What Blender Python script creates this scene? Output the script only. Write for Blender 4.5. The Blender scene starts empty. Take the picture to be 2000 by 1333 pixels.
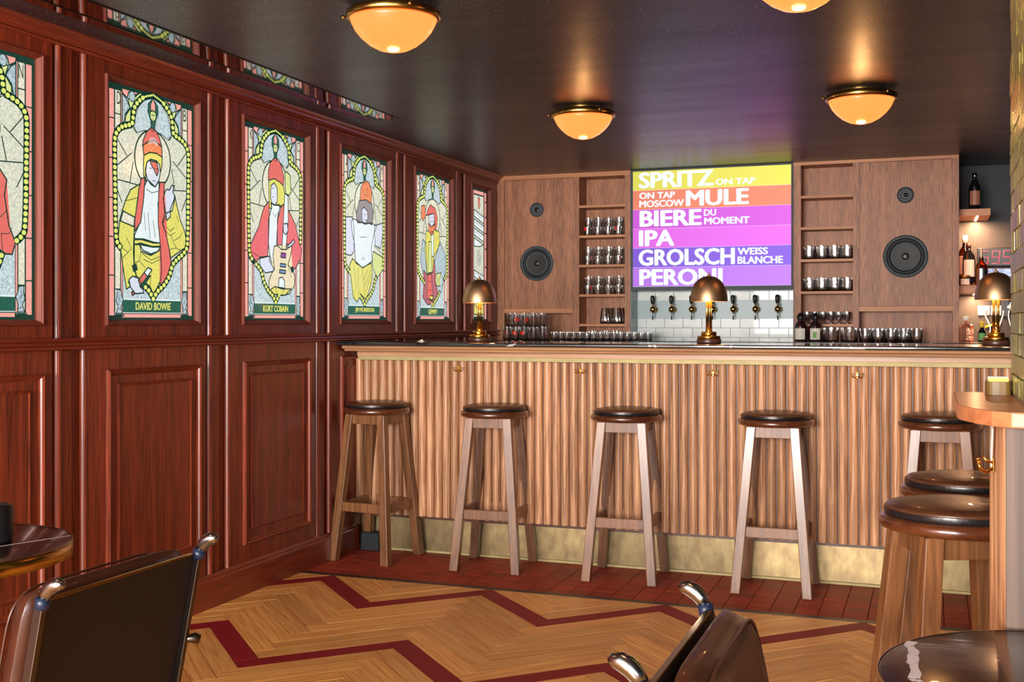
import bpy, bmesh, math, random, json
from mathutils import Vector, Matrix
random.seed(7)
S = bpy.context.scene
COL = S.collection
# ---------------------------------------------------------------- camera
cam_d = bpy.data.cameras.new('camera'); cam = bpy.data.objects.new('camera', cam_d); COL.objects.link(cam)
cam_d.sensor_width = 36.0; cam_d.lens = 36.0 * 2208.2 / 2000.0; cam_d.shift_y = -0.01925
cam_d.clip_start = 0.05
cam.location = (0, 0, 1.24); cam.rotation_euler = (math.radians(90), 0, math.radians(20.4))
S.camera = cam
# ---------------------------------------------------------------- world, exposure, daylight
W = bpy.data.worlds.new('world'); S.world = W; W.use_nodes = True
W.node_tree.nodes['Background'].inputs[0].default_value = (0.75, 0.86, 1.0, 1)
W.node_tree.nodes['Background'].inputs[1].default_value = 1.0
S.view_settings.view_transform = 'Standard'; S.view_settings.look = 'None'
S.view_settings.exposure = 0.0; S.view_settings.gamma = 1.0; S.view_settings.use_curve_mapping = False
S.cycles.transparent_max_bounces = 24

def area(name, loc, target, sx, sy, power, color):
    d = bpy.data.lights.new(name, 'AREA'); d.shape = 'RECTANGLE'; d.size = sx; d.size_y = sy
    d.energy = power; d.color = color
    o = bpy.data.objects.new(name, d); COL.objects.link(o); o.location = loc
    o.rotation_euler = (Vector(target) - Vector(loc)).to_track_quat('-Z', 'Y').to_euler()
    return o
# daylight outside the street windows behind the camera
area('daylight', (-1.5, -3.75, 1.55), (-1.2, 3.0, 1.1), 2.6, 1.5, 860, (1.0, 0.95, 0.90))
area('daylight', (1.7, -3.75, 1.55), (0.5, 4.0, 1.1), 2.4, 1.5, 130, (0.93, 0.95, 1.0))
def point(name, loc, power, color, r):
    d = bpy.data.lights.new(name, 'POINT'); d.energy = power; d.color = color; d.shadow_soft_size = r
    o = bpy.data.objects.new(name, d); COL.objects.link(o); o.location = loc; return o

# ---------------------------------------------------------------- materials
def srgb(r, g, b):
    f = lambda c: (c/255/12.92) if c/255 <= 0.04045 else ((c/255+0.055)/1.055)**2.4
    return (f(r), f(g), f(b), 1)
def newmat(name):
    m = bpy.data.materials.new(name); m.use_nodes = True
    return m, m.node_tree, m.node_tree.nodes['Principled BSDF']
def pset(p, **k):
    N = dict(color='Base Color', rough='Roughness', metal='Metallic', trans='Transmission Weight', ior='IOR',
             coat='Coat Weight', coatr='Coat Roughness', emit='Emission Color', es='Emission Strength', spec='Specular IOR Level', alpha='Alpha')
    for a, v in k.items():
        p.inputs[N[a]].default_value = v
def plain(name, color, rough=0.5, var=0.12, scale=30, bump=0.0, **k):
    """a colour with a little procedural mottling"""
    m, t, p = newmat(name); pset(p, rough=rough, **k)
    tc = t.nodes.new('ShaderNodeTexCoord'); n = t.nodes.new('ShaderNodeTexNoise'); n.inputs['Scale'].default_value = scale
    n.inputs['Detail'].default_value = 4
    t.links.new(tc.outputs['Object'], n.inputs['Vector'])
    mx = t.nodes.new('ShaderNodeMix'); mx.data_type = 'RGBA'
    mx.inputs[6].default_value = tuple(max(0, c*(1-var)) for c in color[:3]) + (1,)
    mx.inputs[7].default_value = tuple(min(1, c*(1+var)) for c in color[:3]) + (1,)
    t.links.new(n.outputs['Fac'], mx.inputs[0]); t.links.new(mx.outputs[2], p.inputs['Base Color'])
    if bump:
        b = t.nodes.new('ShaderNodeBump'); b.inputs['Strength'].default_value = bump; b.inputs['Distance'].default_value = 0.002
        t.links.new(n.outputs['Fac'], b.inputs['Height']); t.links.new(b.outputs['Normal'], p.inputs['Normal'])
    return m
def wood(name, dark, light, axis='Z', fine=170, rings=9.0, rough=0.45, coat=0.0, vary=0.25, bump=0.25, ringmix=0.45, poremix=0.5):
    m, t, p = newmat(name); pset(p, rough=rough, coat=coat, coatr=0.2)
    N, L = t.nodes, t.links
    tc = N.new('ShaderNodeTexCoord'); oi = N.new('ShaderNodeObjectInfo')
    sc = N.new('ShaderNodeVectorMath'); sc.operation = 'SCALE'; sc.inputs[0].default_value = (13.0, 7.0, 5.0)
    L.new(oi.outputs['Random'], sc.inputs[3])
    ad = N.new('ShaderNodeVectorMath'); ad.operation = 'ADD'
    L.new(tc.outputs['Object'], ad.inputs[0]); L.new(sc.outputs[0], ad.inputs[1])
    def mapped(a, b):
        mp = N.new('ShaderNodeMapping'); s = [a, a, a]; s['XYZ'.index(axis)] = b
        mp.inputs['Scale'].default_value = s; L.new(ad.outputs[0], mp.inputs[0]); return mp
    m1 = mapped(fine, fine*0.022); n1 = N.new('ShaderNodeTexNoise'); n1.inputs['Scale'].default_value = 1; n1.inputs['Detail'].default_value = 3
    L.new(m1.outputs[0], n1.inputs['Vector'])
    m2 = mapped(rings, rings*0.04); n2 = N.new('ShaderNodeTexNoise'); n2.inputs['Scale'].default_value = 1; n2.inputs['Detail'].default_value = 1.5
    L.new(m2.outputs[0], n2.inputs['Vector'])
    mu = N.new('ShaderNodeMath'); mu.operation = 'MULTIPLY'; mu.inputs[1].default_value = 42; L.new(n2.outputs['Fac'], mu.inputs[0])
    si = N.new('ShaderNodeMath'); si.operation = 'SINE'; L.new(mu.outputs[0], si.inputs[0])
    r1 = N.new('ShaderNodeMapRange'); r1.inputs[1].default_value = -1; r1.inputs[2].default_value = 1; L.new(si.outputs[0], r1.inputs[0])
    r2 = N.new('ShaderNodeMapRange'); r2.inputs[1].default_value = 0.33; r2.inputs[2].default_value = 0.67; L.new(n1.outputs['Fac'], r2.inputs[0])
    mxf = N.new('ShaderNodeMix'); mxf.inputs[0].default_value = poremix; L.new(r1.outputs[0], mxf.inputs[2]); L.new(r2.outputs[0], mxf.inputs[3])
    pw = N.new('ShaderNodeMath'); pw.operation = 'MULTIPLY_ADD'; pw.inputs[1].default_value = ringmix*2; pw.inputs[2].default_value = 0.5-ringmix
    L.new(mxf.outputs[0], pw.inputs[0])
    mx = N.new('ShaderNodeMix'); mx.data_type = 'RGBA'; mx.inputs[6].default_value = dark; mx.inputs[7].default_value = light
    mx.clamp_factor = True; L.new(pw.outputs[0], mx.inputs[0])
    hsv = N.new('ShaderNodeHueSaturation'); vr = N.new('ShaderNodeMapRange'); vr.inputs[3].default_value = 1-vary; vr.inputs[4].default_value = 1+vary
    L.new(oi.outputs['Random'], vr.inputs[0]); L.new(vr.outputs[0], hsv.inputs['Value']); L.new(mx.outputs[2], hsv.inputs['Color'])
    L.new(hsv.outputs[0], p.inputs['Base Color'])
    if bump:
        b = N.new('ShaderNodeBump'); b.inputs['Strength'].default_value = bump; b.inputs['Distance'].default_value = 0.0006
        L.new(n1.outputs['Fac'], b.inputs['Height']); L.new(b.outputs['Normal'], p.inputs['Normal'])
    return m
M = {}
M['mahog'] = wood('mahogany', srgb(72,24,12), srgb(156,66,38), 'Z', fine=240, rings=6, rough=0.36, coat=0.3, vary=0.12, ringmix=0.48, poremix=0.75)
M['mahogM'] = wood('mahogany_matt', srgb(74,26,12), srgb(140,58,32), 'Z', fine=240, rings=6, rough=0.6, coat=0.0, vary=0.05, ringmix=0.4, poremix=0.75)
M['mahogY'] = wood('mahogany_along', srgb(76,25,13), srgb(156,66,40), 'Y', fine=240, rings=6, rough=0.32, coat=0.4, vary=0.1, ringmix=0.3, poremix=0.75)
M['oak'] = wood('oak_veneer', srgb(92,48,28), srgb(192,128,88), 'Z', fine=520, rings=5, rough=0.5, vary=0.04, ringmix=0.55, poremix=0.82)
M['oakX'] = wood('oak_edge', srgb(150,90,54), srgb(204,140,92), 'X', fine=200, rings=8, rough=0.5, vary=0.06, ringmix=0.3)
M['slat'] = wood('slat_oak', srgb(118,72,44), srgb(232,176,130), 'Z', fine=300, rings=22, rough=0.42, coat=0.15, vary=0.2, ringmix=0.42, poremix=0.62)
M['barX'] = wood('bar_moulding_oak', srgb(150,100,66), srgb(216,168,122), 'X', fine=200, rings=12, rough=0.42, coat=0.15, vary=0.05, ringmix=0.3)
M['board'] = wood('parquet_oak', srgb(204,116,48), srgb(255,200,116), 'X', fine=260, rings=20, rough=0.42, coat=0.1, vary=0.14, ringmix=0.42, poremix=0.6)
M['redboard'] = wood('parquet_red', srgb(124,0,18), srgb(150,2,26), 'X', fine=210, rings=9, rough=0.55, coat=0.0, vary=0.04, ringmix=0.2, bump=0.1)
M['stoolwood'] = wood('stool_pine', srgb(86,50,28), srgb(146,98,58), 'Z', fine=150, rings=14, rough=0.42, coat=0.48, vary=0.18, ringmix=0.35)
M['stoolring'] = wood('stool_rim', srgb(58,28,16), srgb(104,56,30), 'X', fine=120, rings=9, rough=0.22, coat=0.6, vary=0.1, ringmix=0.3)
M['ledge'] = wood('ledge_oak', srgb(160,94,56), srgb(196,130,86), 'X', fine=180, rings=9, rough=0.4, coat=0.2, vary=0.03, ringmix=0.3)
M['panelgrey'] = wood('greyed_oak', srgb(66,46,36), srgb(104,80,64), 'Z', fine=140, rings=10, rough=0.5, vary=0.03)
M['leather'] = plain('brown_leather', srgb(80,46,28), 0.36, 0.35, 60, 0.35, coat=0.15)
M['chairleather'] = plain('chair_leather', srgb(66,33,20), 0.38, 0.6, 14, 0.35, coat=0.12)
M['slingleather'] = plain('sling_leather', srgb(24,14,12), 0.6, 0.25, 40, 0.2)
M['blueedge'] = plain('dark_blue_leather', srgb(18,34,60), 0.4, 0.4, 30, 0.3)
M['padedge'] = plain('pad_edge_leather', srgb(28,26,28), 0.3, 0.5, 45, 0.6)
M['brass'] = plain('brass', srgb(196,156,84), 0.24, 0.12, 12, metal=1.0)
M['bronze'] = plain('lamp_bronze', srgb(186,150,114), 0.42, 0.1, 8, metal=1.0)
M['brightbrass'] = plain('polished_brass', srgb(230,176,80), 0.2, 0.1, 8, metal=1.0)
M['steel'] = plain('steel', srgb(150,152,156), 0.22, 0.1, 10, metal=1.0)
M['gunmetal'] = plain('gunmetal', srgb(92,84,78), 0.3, 0.15, 10, metal=1.0)
M['black'] = plain('black_plastic', srgb(14,14,16), 0.4, 0.2, 20)
M['rubber'] = plain('speaker_rubber', srgb(18,22,26), 0.6, 0.2, 20)
M['spkrim'] = plain('speaker_rim_grey', srgb(58,68,72), 0.6, 0.15, 30)
M['cone'] = plain('speaker_cone', srgb(10,10,12), 0.55, 0.3, 40)
M['stone'] = plain('black_marble', srgb(20,26,28), 0.14, 0.6, 5, coat=0.5)
M['darkwood'] = plain('lamp_base_wood', srgb(78,46,34), 0.35, 0.3, 30)
M['white'] = plain('white_plastic', srgb(228,224,216), 0.4, 0.04, 10)
M['paper'] = plain('label_paper', srgb(232,226,210), 0.7, 0.06, 40)
M['greenlabel'] = plain('green_label', srgb(110,170,90), 0.6, 0.2, 60)
M['yellowp'] = plain('yellow_plastic', srgb(236,196,50), 0.4, 0.05, 10)
M['grout'] = plain('dark_grout', srgb(40,22,18), 0.8, 0.2, 40)
M['threshold'] = plain('dark_metal_strip', srgb(70,50,42), 0.45, 0.15, 20, metal=0.5)
M['wall_dark'] = plain('charcoal_paint', srgb(46,48,52), 0.7, 0.1, 8)
M['plaster'] = plain('plaster', srgb(150,120,100), 0.8, 0.08, 6)
M['bluepaint'] = plain('grey_blue_panel', srgb(150,172,176), 0.35, 0.04, 6)
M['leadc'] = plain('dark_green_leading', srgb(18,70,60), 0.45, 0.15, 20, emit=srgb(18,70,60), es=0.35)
M['bulb'] = plain('lamp_bulb', (1,.7,.35,1), 0.4, 0.0, 5, emit=(1.0, 0.56, 0.16, 1), es=9)

def glass(name, color, rough=0.0, ior=1.45):
    m, t, p = newmat(name); pset(p, color=color, rough=rough, trans=1.0, ior=ior); return m
def thinglass(name, tint, gain=0.10, rough=0.04):
    m = bpy.data.materials.new(name); m.use_nodes = True; t = m.node_tree; N, L = t.nodes, t.links; N.clear()
    o = N.new('ShaderNodeOutputMaterial'); tr = N.new('ShaderNodeBsdfTransparent'); tr.inputs[0].default_value = tint
    gl = N.new('ShaderNodeBsdfGlossy'); gl.inputs['Roughness'].default_value = rough; fr = N.new('ShaderNodeFresnel'); fr.inputs[0].default_value = 1.5
    tc = N.new('ShaderNodeTexCoord'); nz = N.new('ShaderNodeTexNoise'); nz.inputs['Scale'].default_value = 40; L.new(tc.outputs['Object'], nz.inputs['Vector'])
    b = N.new('ShaderNodeBump'); b.inputs['Strength'].default_value = .4; b.inputs['Distance'].default_value = .004; L.new(nz.outputs['Fac'], b.inputs['Height']); L.new(b.outputs['Normal'], gl.inputs['Normal'])
    ad = N.new('ShaderNodeMath'); ad.operation = 'MULTIPLY_ADD'; ad.inputs[1].default_value = 1.3; ad.inputs[2].default_value = gain; ad.use_clamp = True; L.new(fr.outputs[0], ad.inputs[0])
    mx = N.new('ShaderNodeMixShader'); L.new(ad.outputs[0], mx.inputs[0]); L.new(tr.outputs[0], mx.inputs[1]); L.new(gl.outputs[0], mx.inputs[2]); L.new(mx.outputs[0], o.inputs[0])
    return m
M['glass'] = thinglass('clear_glass', (0.95, 0.96, 0.96, 1), .16, .08)
M['amber'] = glass('amber_glass', srgb(150, 66, 20), 0.02)
M['darkglass'] = plain('dark_bottle_glass', srgb(14,16,20), 0.08, 0.2, 5, coat=1.0)
M['pinkspirit'] = thinglass('pink_spirit', srgb(250, 216, 196), .12)
M['purplespirit'] = thinglass('violet_syrup', srgb(190, 160, 180), .10)

# terracotta tile: random tone per tile and streaks across the tile
def tile_mat(name, base, var, rough, hue=0.0, bump=0.3, stretch=(8, 60, 20), coat=0.0):
    m, t, p = newmat(name); pset(p, rough=rough, coat=coat)
    N, L = t.nodes, t.links
    tc = N.new('ShaderNodeTexCoord'); oi = N.new('ShaderNodeObjectInfo'); mp = N.new('ShaderNodeMapping'); mp.inputs['Scale'].default_value = stretch
    ad = N.new('ShaderNodeVectorMath'); ad.operation = 'ADD'; L.new(tc.outputs['Object'], ad.inputs[0]); L.new(oi.outputs['Random'], ad.inputs[1])
    L.new(ad.outputs[0], mp.inputs[0]); n = N.new('ShaderNodeTexNoise'); n.inputs['Scale'].default_value = 1; n.inputs['Detail'].default_value = 4
    L.new(mp.outputs[0], n.inputs['Vector'])
    mx = N.new('ShaderNodeMix'); mx.data_type = 'RGBA'
    mx.inputs[6].default_value = tuple(c*(1-var) for c in base[:3])+(1,); mx.inputs[7].default_value = tuple(min(1, c*(1+var)) for c in base[:3])+(1,)
    L.new(n.outputs['Fac'], mx.inputs[0])
    h = N.new('ShaderNodeHueSaturation'); vr = N.new('ShaderNodeMapRange'); vr.inputs[3].default_value = 1-var*0.5; vr.inputs[4].default_value = 1+var*0.5
    L.new(oi.outputs['Random'], vr.inputs[0]); L.new(vr.outputs[0], h.inputs['Value'])
    if hue:
        hr = N.new('ShaderNodeMapRange'); hr.inputs[3].default_value = 0.5-hue; hr.inputs[4].default_value = 0.5+hue
        L.new(n.outputs['Fac'], hr.inputs[0]); L.new(hr.outputs[0], h.inputs['Hue'])
    L.new(mx.outputs[2], h.inputs['Color']); L.new(h.outputs[0], p.inputs['Base Color'])
    b = N.new('ShaderNodeBump'); b.inputs['Strength'].default_value = bump; b.inputs['Distance'].default_value = 0.002
    L.new(n.outputs['Fac'], b.inputs['Height']); L.new(b.outputs['Normal'], p.inputs['Normal'])
    return m
M['terracotta'] = tile_mat('terracotta', srgb(156,50,24), 0.4, 0.6, stretch=(4, 90, 20))
M['walltile'] = tile_mat('glazed_white_tile', srgb(200,208,206), 0.10, 0.3, stretch=(14, 10, 30), bump=0.8, coat=0.15)
M['mosaic'] = tile_mat('green_gold_glass_tile', srgb(112,108,50), 0.5, 0.25, hue=0.05, stretch=(160, 160, 22), bump=0.6, coat=0.0)
M['agedbrass'] = tile_mat('aged_brass_sheet', srgb(156,136,98), 0.6, 0.45, hue=0.02, stretch=(26, 20, 14), bump=0.2)
M['agedbrass'].node_tree.nodes['Principled BSDF'].inputs['Metallic'].default_value = 0.75
M['strip'] = tile_mat('brass_strip', srgb(168,154,108), 0.35, 0.6, stretch=(6, 6, 6), bump=0.1)
M['strip'].node_tree.nodes['Principled BSDF'].inputs['Metallic'].default_value = 0.35
M['mirror'] = plain('polished_ceiling_metal', srgb(170,160,156), 0.05, 0.05, 3, metal=1.0)

# ceiling: black paint with fine glitter
m, t, p = newmat('glitter_black'); M['ceiling'] = m
N, L = t.nodes, t.links
tc = N.new('ShaderNodeTexCoord'); v = N.new('ShaderNodeTexVoronoi'); v.inputs['Scale'].default_value = 120
L.new(tc.outputs['Object'], v.inputs['Vector'])
n = N.new('ShaderNodeTexNoise'); n.inputs['Scale'].default_value = 260; L.new(tc.outputs['Object'], n.inputs['Vector'])
st = N.new('ShaderNodeTexNoise'); mp = N.new('ShaderNodeMapping'); mp.inputs['Scale'].default_value = (0.8, 7, 1); L.new(tc.outputs['Object'], mp.inputs[0]); L.new(mp.outputs[0], st.inputs['Vector']); st.inputs['Scale'].default_value = 1
lt = N.new('ShaderNodeMath'); lt.operation = 'LESS_THAN'; lt.inputs[1].default_value = 0.16; L.new(v.outputs['Distance'], lt.inputs[0])
sx = N.new('ShaderNodeSeparateColor'); L.new(v.outputs['Color'], sx.inputs[0])
gt = N.new('ShaderNodeMath'); gt.operation = 'GREATER_THAN'; gt.inputs[1].default_value = 0.8; L.new(sx.outputs[0], gt.inputs[0])
mu = N.new('ShaderNodeMath'); mu.operation = 'MULTIPLY'; L.new(lt.outputs[0], mu.inputs[0]); L.new(gt.outputs[0], mu.inputs[1])
mx = N.new('ShaderNodeMix'); mx.data_type = 'RGBA'; mx.inputs[6].default_value = srgb(30,33,46); mx.inputs[7].default_value = (1,1,1,1)
L.new(mu.outputs[0], mx.inputs[0])
gn = N.new('ShaderNodeTexNoise'); gn.inputs['Scale'].default_value = 330; gn.inputs['Detail'].default_value = 1; L.new(tc.outputs['Object'], gn.inputs['Vector'])
gr = N.new('ShaderNodeMapRange'); gr.inputs[1].default_value = .35; gr.inputs[2].default_value = .65; gr.inputs[3].default_value = .35; gr.inputs[4].default_value = 1.9; L.new(gn.outputs['Fac'], gr.inputs[0])
hv = N.new('ShaderNodeHueSaturation'); L.new(gr.outputs[0], hv.inputs['Value']); L.new(mx.outputs[2], hv.inputs['Color']); L.new(hv.outputs[0], p.inputs['Base Color'])
mr = N.new('ShaderNodeMapRange'); mr.inputs[3].default_value = 0.34; mr.inputs[4].default_value = 0.52; p.inputs['Specular IOR Level'].default_value = .8; p.inputs['Coat Weight'].default_value = .22; p.inputs['Coat Roughness'].default_value = .27; L.new(st.outputs['Fac'], mr.inputs[0]); L.new(mr.outputs[0], p.inputs['Roughness'])
b = N.new('ShaderNodeBump'); b.inputs['Strength'].default_value = 0.35; b.inputs['Distance'].default_value = 0.002; L.new(n.outputs['Fac'], b.inputs['Height']); L.new(b.outputs['Normal'], p.inputs['Normal'])

# backlit coloured glass: crackled print, glossy front
def litglass(name, c, amount=0.18, scale=110, es=1.06):
    m, t, p = newmat(name); N, L = t.nodes, t.links
    tc = N.new('ShaderNodeTexCoord'); n = N.new('ShaderNodeTexNoise'); n.inputs['Scale'].default_value = scale; n.inputs['Detail'].default_value = 2
    n.inputs['Distortion'].default_value = 1.6
    L.new(tc.outputs['Object'], n.inputs['Vector'])
    r = N.new('ShaderNodeMapRange'); r.inputs[1].default_value = 0.4; r.inputs[2].default_value = 0.6; L.new(n.outputs['Fac'], r.inputs[0])
    mx = N.new('ShaderNodeMix'); mx.data_type = 'RGBA'
    mx.inputs[6].default_value = tuple(x*(1-amount*1.4) for x in c[:3])+(1,); mx.inputs[7].default_value = tuple(min(1.15, x*(1+amount*0.5)) for x in c[:3])+(1,)
    L.new(r.outputs[0], mx.inputs[0])
    pset(p, color=(0.02, 0.02, 0.02, 1), rough=0.12, es=es); L.new(mx.outputs[2], p.inputs['Emission Color'])
    return m
LG = dict(pinkc=((250,168,156),.12), blue=((186,206,214),.28), lime=((218,228,150),.12), orange=((246,140,96),.2), red=((230,112,104),.10),
          yellow=((228,222,110),.12), white=((230,242,242),.08), face=((216,222,236),.05), cream=((232,228,204),.18), cream2=((234,222,178),.1),
          green=((30,96,80),.2), purple=((150,70,160),.2), purple2=((190,110,120),.2), bluec=((120,150,190),.2), grey=((150,146,150),.15),
          mottle=((216,222,202),.3), bead=((224,234,120),.08), inner=((222,224,202),.2), bluem=((200,218,222),.26))
for k, (c, a) in LG.items():
    M['lg_'+k] = litglass('lit_glass_'+k, srgb(*c), a)
def emis(name, c, s=1.0, rough=0.3):
    m, t, p = newmat(name); pset(p, color=(0.01,0.01,0.01,1), rough=rough, emit=c, es=s); return m

# ---------------------------------------------------------------- mesh builder
class MB:
    def __init__(s): s.v = []; s.f = []; s.sm = []
    def add(s, vs, fs, smooth=False, mtx=None):
        k = len(s.v)
        for q in vs:
            q = Vector(q); s.v.append(tuple(mtx @ q if mtx else q))
        for f in fs: s.f.append([i+k for i in f]); s.sm.append(smooth)
        return s
    def box(s, x0, x1, y0, y1, z0, z1, mtx=None, bev=0.0):
        if bev:
            b = bev; V = []; idx = {}
            for i, x in enumerate((x0, x1)):
                for j, y in enumerate((y0, y1)):
                    for k, z in enumerate((z0, z1)):
                        sx, sy, sz = (1-2*i), (1-2*j), (1-2*k)
                        idx[i, j, k, 0] = len(V); V.append((x, y+sy*b, z+sz*b))
                        idx[i, j, k, 1] = len(V); V.append((x+sx*b, y, z+sz*b))
                        idx[i, j, k, 2] = len(V); V.append((x+sx*b, y+sy*b, z))
            F = []
            cyc = [(0,0),(1,0),(1,1),(0,1)]
            for a in (0, 1):
                f0 = [idx[a, p, q, 0] for p, q in cyc]; F.append(f0 if a else f0[::-1])
                f1 = [idx[p, a, q, 1] for p, q in cyc]; F.append(f1[::-1] if a else f1)
                f2 = [idx[p, q, a, 2] for p, q in cyc]; F.append(f2 if a else f2[::-1])
            for a in (0, 1):
                for c in (0, 1):
                    F.append([idx[0,a,c,1], idx[1,a,c,1], idx[1,a,c,2], idx[0,a,c,2]])
                    F.append([idx[a,0,c,0], idx[a,1,c,0], idx[a,1,c,2], idx[a,0,c,2]])
                    F.append([idx[a,c,0,0], idx[a,c,1,0], idx[a,c,1,1], idx[a,c,0,1]])
                    for d in (0, 1): F.append([idx[a,c,d,0], idx[a,c,d,1], idx[a,c,d,2]])
            return s.add(V, F, False, mtx)
        V = [(x0,y0,z0),(x1,y0,z0),(x1,y1,z0),(x0,y1,z0),(x0,y0,z1),(x1,y0,z1),(x1,y1,z1),(x0,y1,z1)]
        return s.add(V, [(0,3,2,1),(4,5,6,7),(0,1,5,4),(1,2,6,5),(2,3,7,6),(3,0,4,7)], False, mtx)
    def lathe(s, prof, n=24, c=(0,0,0), mtx=None, smooth=True, cap=True):
        V = []; F = []
        for r, z in prof:
            for i in range(n):
                a = 2*math.pi*i/n; V.append((c[0]+r*math.cos(a), c[1]+r*math.sin(a), c[2]+z))
        for j in range(len(prof)-1):
            for i in range(n):
                i2 = (i+1) % n; F.append((j*n+i, j*n+i2, (j+1)*n+i2, (j+1)*n+i))
        if cap:
            if prof[0][0] > 1e-5: F.append(tuple(range(n))[::-1])
            if prof[-1][0] > 1e-5: F.append(tuple((len(prof)-1)*n+i for i in range(n)))
        return s.add(V, F, smooth, mtx)
    def tube(s, pts, r, n=8, smooth=True, cap=True):
        pts = [Vector(p) for p in pts]; V = []; F = []
        up = None
        for k, p in enumerate(pts):
            d = (pts[min(k+1, len(pts)-1)] - pts[max(k-1, 0)]).normalized()
            if up is None:
                up = Vector((0,0,1)) if abs(d.z) < 0.9 else Vector((1,0,0))
            a = d.cross(up).normalized(); bq = d.cross(a).normalized(); up = -bq if (-bq).dot(up) > 0 else bq
            rr = r[k] if isinstance(r, (list, tuple)) else r
            for i in range(n):
                t_ = 2*math.pi*i/n; V.append(p + a*(rr*math.cos(t_)) + bq*(rr*math.sin(t_)))
        for k in range(len(pts)-1):
            for i in range(n):
                i2 = (i+1) % n; F.append((k*n+i, k*n+i2, (k+1)*n+i2, (k+1)*n+i))
        if cap: F.append(tuple(range(n))[::-1]); F.append(tuple((len(pts)-1)*n+i for i in range(n)))
        return s.add(V, F, smooth)
    def prism(s, poly, z0, z1, mtx=None, smooth=False):
        """polygon in xy extruded z0..z1"""
        n = len(poly); V = [(x, y, z0) for x, y in poly] + [(x, y, z1) for x, y in poly]
        F = [tuple(range(n))[::-1], tuple(range(n, 2*n))] + [(i, (i+1) % n, n+(i+1) % n, n+i) for i in range(n)]
        return s.add(V, F, smooth, mtx)
    def extrude(s, prof, axis, a0, a1, smooth=False):
        """closed profile extruded along an axis; prof gives the two other coordinates in order"""
        n = len(prof); V = []
        for a in (a0, a1):
            for p, q in prof:
                V.append((a, p, q) if axis == 'X' else (p, a, q) if axis == 'Y' else (p, q, a))
        F = [tuple(range(n)), tuple(range(n, 2*n))[::-1]] + [(i, (i+1) % n, n+(i+1) % n, n+i) for i in range(n)]
        return s.add(V, F, smooth)
    def leg(s, p0, p1, w, d):
        """straight square leg from p0 (top) to p1 (foot) with level ends"""
        V = []
        for p in (p1, p0):
            for a, b in ((-1,-1),(1,-1),(1,1),(-1,1)): V.append((p[0]+a*w/2, p[1]+b*d/2, p[2]))
        return s.add(V, [(0,3,2,1),(4,5,6,7),(0,1,5,4),(1,2,6,5),(2,3,7,6),(3,0,4,7)])
    def mesh(s, name, mat=None, bev=0.0):
        me = bpy.data.meshes.new(name); me.from_pydata(s.v, [], s.f); me.validate()
        bm = bmesh.new(); bm.from_mesh(me)
        bmesh.ops.remove_doubles(bm, verts=bm.verts, dist=1e-6)
        bmesh.ops.recalc_face_normals(bm, faces=bm.faces)
        if bev:
            bmesh.ops.bevel(bm, geom=list(bm.edges), offset=bev, segments=2, profile=0.6, affect='EDGES', clamp_overlap=True)
        bm.to_mesh(me); bm.free()
        if len(me.polygons) == len(s.sm): me.polygons.foreach_set('use_smooth', s.sm)
        elif s.sm and all(s.sm): me.polygons.foreach_set('use_smooth', [True]*len(me.polygons))
        if mat: me.materials.append(mat)
        return me
    def obj(s, name, mat, parent=None, bev=0.0, **k):
        o = bpy.data.objects.new(name, s.mesh(name, mat, bev)); COL.objects.link(o)
        if parent: o.parent = parent
        for a, b in k.items(): o[a] = b
        return o
def link(name, me, parent=None, loc=None, rz=0, **k):
    o = bpy.data.objects.new(name, me); COL.objects.link(o)
    if parent: o.parent = parent
    if loc: o.location = loc
    if rz: o.rotation_euler = (0, 0, rz)
    for a, b in k.items(): o[a] = b
    return o
def thing(name, label, cat, loc=(0,0,0), rz=0, group=None):
    o = bpy.data.objects.new(name, None); COL.objects.link(o); o.location = loc; o.rotation_euler = (0,0,rz)
    o.empty_display_size = 0.05
    o['label'] = label; o['category'] = cat
    if group: o['group'] = group
    return o
def dup(root, loc, rz=0, label=None, group=None):
    r = root.copy(); COL.objects.link(r); r.location = loc; r.rotation_euler = (0,0,rz)
    if label: r['label'] = label
    if group: r['group'] = group
    for ch in list(root.children):
        c = ch.copy(); COL.objects.link(c); c.parent = r
        for g in ch.children:
            d = g.copy(); COL.objects.link(d); d.parent = c
    return r
def structure(name, parent=None):
    o = bpy.data.objects.new(name, None); COL.objects.link(o); o['kind'] = 'structure'
    if parent: o.parent = parent
    return o
def text_mesh(txt, heavy=0.0, depth=0.0):
    c = bpy.data.curves.new('t', 'FONT'); c.body = txt; c.size = 1; c.offset = heavy; c.extrude = depth; c.resolution_u = 3
    o = bpy.data.objects.new('t', c); COL.objects.link(o)
    dg = bpy.context.evaluated_depsgraph_get(); me = bpy.data.meshes.new_from_object(o.evaluated_get(dg))
    bpy.data.objects.remove(o); return me
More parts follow.
